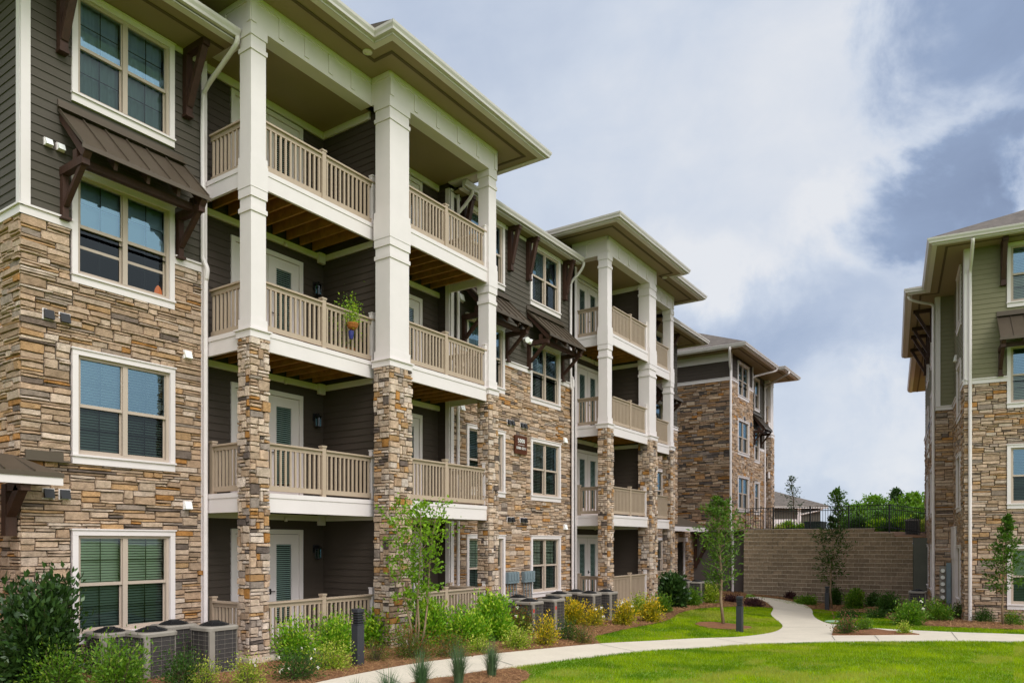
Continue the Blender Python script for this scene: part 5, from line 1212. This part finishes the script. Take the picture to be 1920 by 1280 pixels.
def tree(c, H, W, crown0, kind, label, seed, trunk=.04, stems=1, lean=0.0, cols=None, leaf=.07, n=1600, nb=26, cat='tree', group=None, spread=.30, aspect=.4, shape='oval', bark='bark', squash=1.0):
    """tapering stem(s), limbs and a crown of leaves set along the limbs"""
    rg = np.random.default_rng(seed); B = thing('tree', label, cat, c, group); tk = MB(); Ps, Ds, Cs = [], [], []
    per = max(8, n // (nb * stems)); c = np.array(c)
    for s in range(stems):
        a0 = s * 2 * math.pi / stems + .7; off = np.array([math.cos(a0), math.sin(a0), 0]) * (W * .30 if stems > 1 else 0); top = c + np.array([0, 0, H]) + off * 1.0 + rg.normal(0, .03, 3) * H * np.array([1, 1, 0]); b0 = c + off * .22 + np.array([0, 0, -.05])
        pts = [b0 + (top - b0) * t + rg.normal(0, .012, 3) * H * np.array([1, 1, 0]) * (0 < t < 1) for t in (0, .2, .4, .6, .8, 1)]
        tk.tube([tuple(p) for p in pts], trunk, 7, r1=trunk * .18)
        for k in range(nb):
            t = crown0 + (1 - crown0) * ((k + .5) / nb) ** .9; i = min(int(t * 5), 4); f = t * 5 - i; b = pts[i] * (1 - f) + pts[i + 1] * f
            x = (t - crown0) / (1 - crown0)
            prof = {'oval': math.sin(math.pi * min(1, .12 + .86 * x)) ** .8, 'cone': (1 - x) ** .75 * min(1, .45 + 4 * x), 'vase': min(1, .35 + x) * (1 - .5 * max(0, x - .7) / .3)}[shape]
            L = W / 2 * prof * rg.uniform(.55, 1.12) / (1 if stems == 1 else 1.4); az = k * 2.4 + rg.uniform(-.5, .5)
            tip = b + np.array([math.cos(az) * L, math.sin(az) * L, L * rg.uniform(.25, .9) * squash]); mid = (b + tip) / 2 + np.array([0, 0, L * .08])
            tk.tube([tuple(b), tuple(mid), tuple(tip)], trunk * .26, 5, r1=trunk * .07, caps=False)
            q = rg.uniform(.25, 1.08, per)[:, None]; p = b + (tip - b) * q + rg.normal(0, spread * max(L, W * .10), (per, 3)) * np.array([1, 1, .75])
            d = (p - b) * .6 / max(L, .1) + rg.normal(0, .6, (per, 3)) + np.array([0, 0, .05]); Ps.append(p); Ds.append(d)
            m = rg.random((per, 1)) * .6 + .4 * rg.random(); Cs.append(((1 - m) * np.array(cols[0]) + m * np.array(cols[1])) * rg.uniform(.85, 1.15, (per, 1)))
    tk.build('trunk', M[bark], B, smooth=True)
    P = np.vstack(Ps); leaves('crown', P, np.vstack(Ds), leaf * rg.uniform(.6, 1.25, len(P)), np.vstack(Cs), rg, M['leaf'], B, aspect); return B
def ptree(u, v, h_px, w_px, crown0, label, seed, **k):
    c = gp(u, v); d = depth(c); return tree(c, h_px * d / FPX, w_px * d / FPX, crown0, None, label, seed, **k)
ptree(778, 1228, 282, 108, .30, 'multi-stemmed young tree with bright green leaves in front of the second stone pier', 5, stems=4, trunk=.026, cols=((.07, .17, .008), (.25, .42, .02)), leaf=.076, n=2700, nb=16, spread=.30, aspect=.66, shape='vase', bark='bark')
ptree(1357, 1170, 236, 88, .27, 'young oak in a mulch ring on the lawn beside the curving path', 6, trunk=.055, cols=((.035, .09, .010), (.15, .27, .028)), leaf=.15, n=2300, nb=36, spread=.22, aspect=.30)
ptree(1560, 1142, 172, 64, .26, 'thin dark young oak standing before the middle of the block wall', 7, trunk=.05, cols=((.022, .055, .010), (.07, .125, .02)), leaf=.16, n=1500, nb=26, spread=.21, aspect=.28)
ptree(1880, 1172, 206, 74, .30, 'young tree growing in the bed in front of the olive building', 8, trunk=.035, cols=((.035, .09, .010), (.12, .23, .025)), leaf=.12, n=1900, nb=26, spread=.2, aspect=.34, shape='cone')

# plants on the upper level, beyond the fence
def at_up(u, d, z=2.75): q = onD(u, 1017, d); return (q[0], q[1], z)
def utree(u, d, vtop, w_px, crown0, label, seed, **k):
    c = at_up(u, d); H = CAM_H + (HORIZON - vtop) * d / FPX - c[2]; return tree(c, H, w_px * d / FPX, crown0, None, label, seed, **k)
utree(1489, 46, 893, 34, .35, 'slender sparse young tree in front of the garage roof', 20, trunk=.05, cols=((.03, .06, .025), (.08, .13, .05)), leaf=.15, n=420, nb=20, spread=.2, aspect=.4, bark='bark_dark')
utree(1573, 45, 918, 38, .22, 'small leafy green tree just right of the garage', 21, trunk=.06, cols=((.04, .10, .012), (.12, .24, .025)), leaf=.18, n=900, nb=24, spread=.25, aspect=.5)
FAR = [(1610, 80, 950, 60, 'pale green bushy tree beyond the fence, just right of the garage tree', 1), (1640, 84, 934, 78, 'rounded light green tree beyond the fence in the middle of the grove', 1), (1682, 92, 918, 62, 'tall dark evergreen rising above the grove behind the fence', 0),
       (1708, 82, 926, 68, 'bright green tree beyond the fence near the olive building', 1), (1738, 90, 930, 46, 'dark pointed evergreen closest to the olive building', 0), (1658, 70, 962, 70, 'low leafy tree in front of the grove, behind the fence', 2), (1722, 70, 956, 60, 'low bright tree behind the fenced condenser', 1), (1592, 74, 972, 44, 'low dark tree behind the fence at the left end of the grove', 2)]
for i, (u, d, vt, w, lb, kd) in enumerate(FAR):
    utree(u, d, vt, w, .05 if kd else .1, lb, 30 + i, trunk=.14, cols=[((.015, .045, .012), (.05, .10, .02)), ((.05, .13, .012), (.16, .30, .02)), ((.035, .10, .012), (.10, .20, .02))][kd], leaf=.34, n=2600, nb=34, spread=.30, aspect=.55, group='trees of the grove beyond the fence', shape='cone' if kd == 0 else 'oval', squash=.6)
UPB = [(1476, 44, 24, 20, 'bright', 'bright flowering shrub behind the fence in front of the garage door', 5, (.7, .25, .35)), (1505, 44, 30, 15, 'bright', 'low green shrub with pink flowers behind the fence left of the dark bin', 6, (.7, .15, .3)), (1460, 43, 20, 14, 'lime', 'low yellow-green shrub beside the far building behind the fence', 0, None),
       (1612, 44, 42, 26, 'dark', 'dark round shrub behind the fence right of the small leafy tree', 0, None), (1645, 43, 36, 22, 'bright', 'bright low shrub behind the fence in the middle', 0, None), (1690, 42, 40, 26, 'bright', 'lime shrub behind the fence left of the fenced condenser', 0, None), (1738, 41, 26, 24, 'lime', 'pale lime shrub between the fenced condenser and olive building', 0, None), (1668, 42, 32, 16, 'dark', 'low dark shrub at the fence corner post', 0, None)]
for u, d, w, h, kd, lb, fl, fc in UPB: bush(u, 1000, w, h, kd, lb, fl, fc or (1, 1, 1), pos=at_up(u, d, 2.72), seed=int(u))
def bin_():
    c = at_up(1529, 43); b = MB(); b.hexa([(c[0] - .75, c[1] - .4, 2.7), (c[0] + .75, c[1] - .4, 2.7), (c[0] + .75, c[1] + .4, 2.7), (c[0] - .75, c[1] + .4, 2.7)], [(c[0] - .8, c[1] - .45, 3.3), (c[0] + .8, c[1] - .45, 3.3), (c[0] + .8, c[1] + .45, 3.3), (c[0] - .8, c[1] + .45, 3.3)]); b.box(c[0] - .83, c[0] + .83, c[1] - .48, c[1] + .48, 3.301, 3.36)
    o = b.build('utility_cabinet', mat('dark_green_metal', (.02, .04, .035), .5)); tag(o, 'dark green low cabinet behind the fence in front of the garage', 'cabinet')
bin_()

def tuft(u, v, w, h, label, seed):
    c = gp(u, v); d = depth(c); W = 1.25 * w * d / FPX; H = 1.1 * h * d / FPX; rg = np.random.default_rng(seed); n = 400
    az = rg.uniform(0, 2 * math.pi, n); r0 = rg.uniform(0, .07, n); sp = W / 2 * (.15 + 1.0 * rg.random(n)); h_ = H * rg.uniform(.5, 1.05, n); k = 5
    V = []; F = []; Cc = []
    for i in range(n):
        ca, sa = math.cos(az[i]), math.sin(az[i]); wd = rg.uniform(.003, .006); col = np.array((.06, .115, .055)) * (1 - rg.random() * .4) + np.array((.16, .23, .10)) * rg.random() * .6
        b = len(V)
        for q in range(k):
            t = q / (k - 1); R = r0[i] + sp[i] * t ** 1.7; z = h_[i] * (t - .38 * t ** 3 * (sp[i] / (W / 2))); ww = wd * (1 - t * .9); x, y = c[0] + R * ca, c[1] + R * sa
            V += [(x - sa * ww, y + ca * ww, c[2] + z), (x + sa * ww, y - ca * ww, c[2] + z)]
            if q: F.append((b + 2 * q - 2, b + 2 * q - 1, b + 2 * q + 1, b + 2 * q)); Cc.append(col)
    o = npmesh('ornamental_grass', np.array(V), np.array(F), M['leaf'], None, np.array(Cc)); tag(o, label, 'ornamental grass', 'grass clumps along the near path')
    return o
for i, (u, v, w, h, lb) in enumerate([(922, 1270, 44, 78, 'clump of blue-green ornamental grass, rightmost, beside the lawn edge'), (860, 1284, 48, 92, 'tall clump of blue-green ornamental grass, second from the right by the path'), (790, 1300, 60, 92, 'middle clump of blue-green ornamental grass at the path edge'), (728, 1322, 60, 76, 'clump of ornamental grass cut by the frame bottom, fourth from right'), (668, 1334, 56, 66, 'leftmost clump of ornamental grass, only its tips in the frame')]): tuft(u, v, w, h, lb, 60 + i)

# ------------------------------------------------------------------ air conditioners
def condenser(c, label, s=.66, h=.82, rot=0.0, group='air conditioning condensers', sticker=False):
    B = thing('condenser', label, 'air conditioner', c, group)
    ca, sa = math.cos(rot), math.sin(rot); T = lambda x, y, z: (c[0] + x * ca - y * sa, c[1] + x * sa + y * ca, c[2] + z)
    def sq(r, k=.34, n=7):
        P = []; e = r * k
        for (cx, cy, a) in ((r - e, r - e, 0), (-r + e, r - e, 90), (-r + e, -r + e, 180), (r - e, -r + e, 270)):
            for q in range(n): t = rad(a + 90 * q / (n - 1)); P.append((cx + e * math.cos(t), cy + e * math.sin(t)))
        return P
    def prism(mb, P, z0, z1, Q=None):
        Q = Q or P; n = len(P); i = len(mb.v); mb.v += [T(x, y, z0) for x, y in P] + [T(x, y, z1) for x, y in Q]
        for k in range(n): mb.f.append((i + k, i + (k + 1) % n, i + n + (k + 1) % n, i + n + k)); mb.c.append(None)
        mb.f.append(tuple(range(i, i + n))[::-1]); mb.c.append(None); mb.f.append(tuple(range(i + n, i + 2 * n))); mb.c.append(None)
    r = s / 2
    a = MB(); prism(a, sq(r * 1.06), -.12, .05); prism(a, sq(r * 1.05), h - .06, h - .012); prism(a, sq(r * 1.05), h - .012, h + .012, sq(r * .98))
    for sx, sy in ((-1, -1), (1, -1), (1, 1), (-1, 1)):
        x, y = sx * (r - .045), sy * (r - .045); a.tube([T(x, y, .05), T(x, y, h - .06)], .016, 6)
    a.hexa([T(-r * .98, -r * 1.02, .05), T(-r * .98 + .10, -r * 1.02, .05), T(-r * .98 + .10, -r * .9, .05), T(-r * .98, -r * .9, .05)], [T(-r * .98, -r * 1.02, h - .06), T(-r * .98 + .10, -r * 1.02, h - .06), T(-r * .98 + .10, -r * .9, h - .06), T(-r * .98, -r * .9, h - .06)])
    o = a.build('case', M['hvac'], B)
    b = MB(); prism(b, sq(r * .97), .05, h - .06); b.build('coil', M['coil'], B)
    g = MB(); P = sq(r * .995)
    for k in range(1, 9):
        z = .05 + (h - .11) * k / 9; pts = [T(x, y, z) for x, y in P]; g.tube(pts + [pts[0]], .0022, 4, caps=False)
    for q in range(0, len(P), 2): g.tube([T(*P[q], .05), T(*P[q], h - .06)], .0018, 4, caps=False)
    for t in (-.5, 0, .5): g.tube([T(t * r, -r * .995, .05), T(t * r, -r * .995, h - .06)], .0018, 4, caps=False); g.tube([T(-r * .995, t * r, .05), T(-r * .995, t * r, h - .06)], .0018, 4, caps=False)
    g.build('wire_guard', M['hvac'], B)
    f = MB(); R = r * .80
    for k in range(6): q = R * (1 - k / 7); z = h + .02 + .06 * (1 - (q / R) ** 2); f.tube([T(q * math.cos(t), q * math.sin(t), z) for t in np.linspace(0, 2 * math.pi, 21)], .008, 5, caps=False)
    for k in range(8): t = k * math.pi / 4; f.tube([T(R * math.cos(t), R * math.sin(t), h + .015), T(R * .5 * math.cos(t), R * .5 * math.sin(t), h + .065), T(0, 0, h + .085)], .008, 5)
    f.lathe(T(0, 0, h + .0), [(R * .95, .013), (R * .5, .02), (.09, .03), (.09, .09)], 16); f.build('fan_guard', M['black'], B)
    if sticker:
        k = MB(); k.hexa([T(-r * .98 + .015, -r * 1.03, h - .26), T(-r * .98 + .085, -r * 1.03, h - .26), T(-r * .98 + .085, -r * 1.01, h - .26), T(-r * .98 + .015, -r * 1.01, h - .26)], [T(-r * .98 + .015, -r * 1.03, h - .17), T(-r * .98 + .085, -r * 1.03, h - .17), T(-r * .98 + .085, -r * 1.01, h - .17), T(-r * .98 + .015, -r * 1.01, h - .17)]); k.build('sticker', M['red'], B)
    p = MB(); p.hexa([T(-r * 1.3, -r * 1.3, -.2), T(r * 1.3, -r * 1.3, -.2), T(r * 1.3, r * 1.3, -.2), T(-r * 1.3, r * 1.3, -.2)], [T(-r * 1.3, -r * 1.3, -.04), T(r * 1.3, -r * 1.3, -.04), T(r * 1.3, r * 1.3, -.04), T(-r * 1.3, r * 1.3, -.04)]) if False else None
    return B
def pc(u, vtop, d, label, s=.60, h=.82, rot=0.0, sticker=False):
    q = onD(u, vtop, d); condenser((q[0], q[1], q[2] - h), label, s, h, rot, sticker=sticker)
pc(205, 1184, 12.7, 'condenser under the leftmost window, half hidden by the loose green shrub')
pc(284, 1183, 12.35, 'nearest dark condenser standing in front of the leftmost window')
pc(326, 1170, 13.3, 'condenser against the stone wall behind the nearest pair')
pc(402, 1172, 12.95, 'condenser between the downspout and the first stone pier')
pc(934, 1124, 20.0, 'condenser just behind the third stone pier')
pc(972, 1120, 20.6, 'condenser below the grey disconnect boxes, partly hidden')
pc(992, 1127, 19.7, 'front condenser with a red sticker behind the brownish rose shrub', sticker=True)
pc(1033, 1122, 20.4, 'front condenser under the middle window, behind the yellow-topped shrub', sticker=True)
pc(1048, 1113, 21.9, 'condenser against the wall under the middle window')
pc(1080, 1109, 23.4, 'condenser at the foot of the far downspout')
pc(1105, 1112, 23.0, 'condenser between the far downspout and the fourth pier, behind golden shrubs')
pc(1136, 1109, 23.3, 'condenser standing right before the fourth stone pier')
pc(1283, 1089, 31.0, 'leftmost far condenser beside the last stone pier'); pc(1306, 1090, 31.0, 'middle far condenser before the low stone porch'); pc(1327, 1089, 31.6, 'rightmost far condenser before the dark painted wall')
pc(1721, 1108, 28.6, 'condenser in front of the grey pier at the block wall'); 
q = onD(1711, 974, 36.5); condenser((q[0], q[1], q[2] - .95), 'dark condenser on the upper level behind the fence', .62, .95)

# ------------------------------------------------------------------ bollard lights
def bollard(u, v, label, h=1.06):
    c = gp(u, v); B = thing('bollard_light', label, 'bollard', c, 'dark bollard lights along the path'); fr = Fr(c[0], c[1], c[2], 1, 0); s = .085
    b = MB(); b.fbox(fr, -s, s, -.1, h * .72, -s, s); b.build('post', M['bollard'], B, bevel=.008)
    t = MB(); t.fbox(fr, -s * 1.03, s * 1.03, h * .935, h, -s * 1.03, s * 1.03); t.build('cap', M['bollard'], B, bevel=.008)
    l = MB()
    for k in range(5): z = h * (.725 + k * .043); l.fbox(fr, -s, s, z, z + h * .016, -s, s)
    l.build('louvre', M['bollard'], B); g = MB(); g.fbox(fr, -s * .72, s * .72, h * .72, h * .935, -s * .72, s * .72); g.build('lamp_core', M['black'], B)
    return B
bollard(671, 1248, 'nearest dark square bollard light in the pine straw by the path', 1.06)
bollard(1387, 1185, 'dark bollard light on the lawn beside the young oak', 1.06)
bollard(1551, 1144, 'farthest dark bollard light at the lawn edge before the block wall', 1.06)

# ------------------------------------------------------------------ small things
def basket():
    p = onY(661, 606, 11.62); B = thing('hanging_basket', 'coir basket of bright green plants hung on the third-floor railing', 'flower basket', p)
    b = MB(); b.lathe((p[0], p[1], p[2] - .17), [(.04, .03), (.10, .07), (.13, .15), (.125, .17)], 14); b.build('basket', M['terracotta'], B)
    h = MB(); h.tube([(p[0], p[1] + .02, p[2]), (p[0], p[1] + .10, p[2] + .24), (p[0], p[1] + .18, p[2] + .25)], .008, 6); h.build('hook', M['black'], B)
    b = MB(); b.lathe((p[0] - .03, p[1] + .01, p[2] - .34), [(.04, 0), (.055, .08), (.06, .17)], 12); b.build('liner_pot', M['blue'], B)
    rg = np.random.default_rng(3); n = 420; P = np.array(p) + rg.normal(0, 1, (n, 3)) * np.array([.10, .08, .10]) + np.array([0, 0, .10]); m = rg.random(n) < .45; P[m] += np.array([.06, .12, .30]) + rg.normal(0, .07, (m.sum(), 3)); x = rg.random((n, 1))
    leaves('foliage', P, rg.normal(0, 1, (n, 3)) + np.array([0, -.3, .6]), np.full(n, .055), (1 - x) * np.array([[.10, .24, .015]]) + x * np.array([[.36, .48, .03]]), rg, M['leaf'], B, .5)
    q = onY(655, 570, 12.2); B = thing('potted_plant', 'leafy plant standing on the third-floor balcony behind the hanging basket', 'plant', (q[0], q[1], 6.1))
    n = 520; P = np.array([q[0], q[1], 6.75]) + rg.normal(0, 1, (n, 3)) * np.array([.26, .16, .30]); x = rg.random((n, 1)); leaves('foliage', P, rg.normal(0, 1, (n, 3)) + np.array([0, 0, .5]), np.full(n, .07), (1 - x) * np.array([[.05, .13, .01]]) + x * np.array([[.28, .36, .02]]), rg, M['leaf'], B, .4)
    b = MB(); b.lathe((q[0], q[1], 6.12), [(.13, 0), (.18, .30), (.17, .30)], 14); b.build('pot', M['terracotta'], B); t = MB(); [t.tube([(q[0], q[1], 6.4), (q[0] + dx, q[1], 7.05)], .008, 5) for dx in (-.2, 0, .22)]; t.build('stem', M['bark_dark'], B)
basket()
def chair(x, y, z, rot, label):
    B = thing('balcony_chair', label, 'chair', (x, y, z)); ca, sa = math.cos(rot), math.sin(rot); fr = Fr(x, y, z, ca, sa)
    b = MB(); b.fbox(fr, -.25, .25, .40, .44, -.25, .25); b.build('seat', M['black'], B)
    b = MB(); b.hexa([fr.p(-.25, .45, -.22), fr.p(.25, .45, -.22), fr.p(.25, .45, -.25), fr.p(-.25, .45, -.25)], [fr.p(-.25, .90, -.32), fr.p(.25, .90, -.32), fr.p(.25, .90, -.35), fr.p(-.25, .90, -.35)]); b.build('backrest', M['black'], B)
    for u in (-.22, .22):
        for d in (-.22, .22): b = MB(); b.tube([fr.p(u, .0, d), fr.p(u, .40, d)], .014, 6); b.build('leg', M['black'], B)
        b = MB(); b.fbox(fr, u - .02, u + .02, .63, .66, -.25, .22); b.build('armrest', M['black'], B)
chair(13.3, 12.3, 6.12, .5, 'dark metal chair on the third-floor right-hand balcony')
def cover():
    c = gp(1565, 1166); b = MB(); b.lathe((c[0], c[1], c[2]), [(.32, 0), (.32, .035), (.28, .045)], 16); o = b.build('valve_box_lid', M['valve']); tag(o, 'pale green valve box lid in the lawn beside the island bed', 'valve lid')
cover()
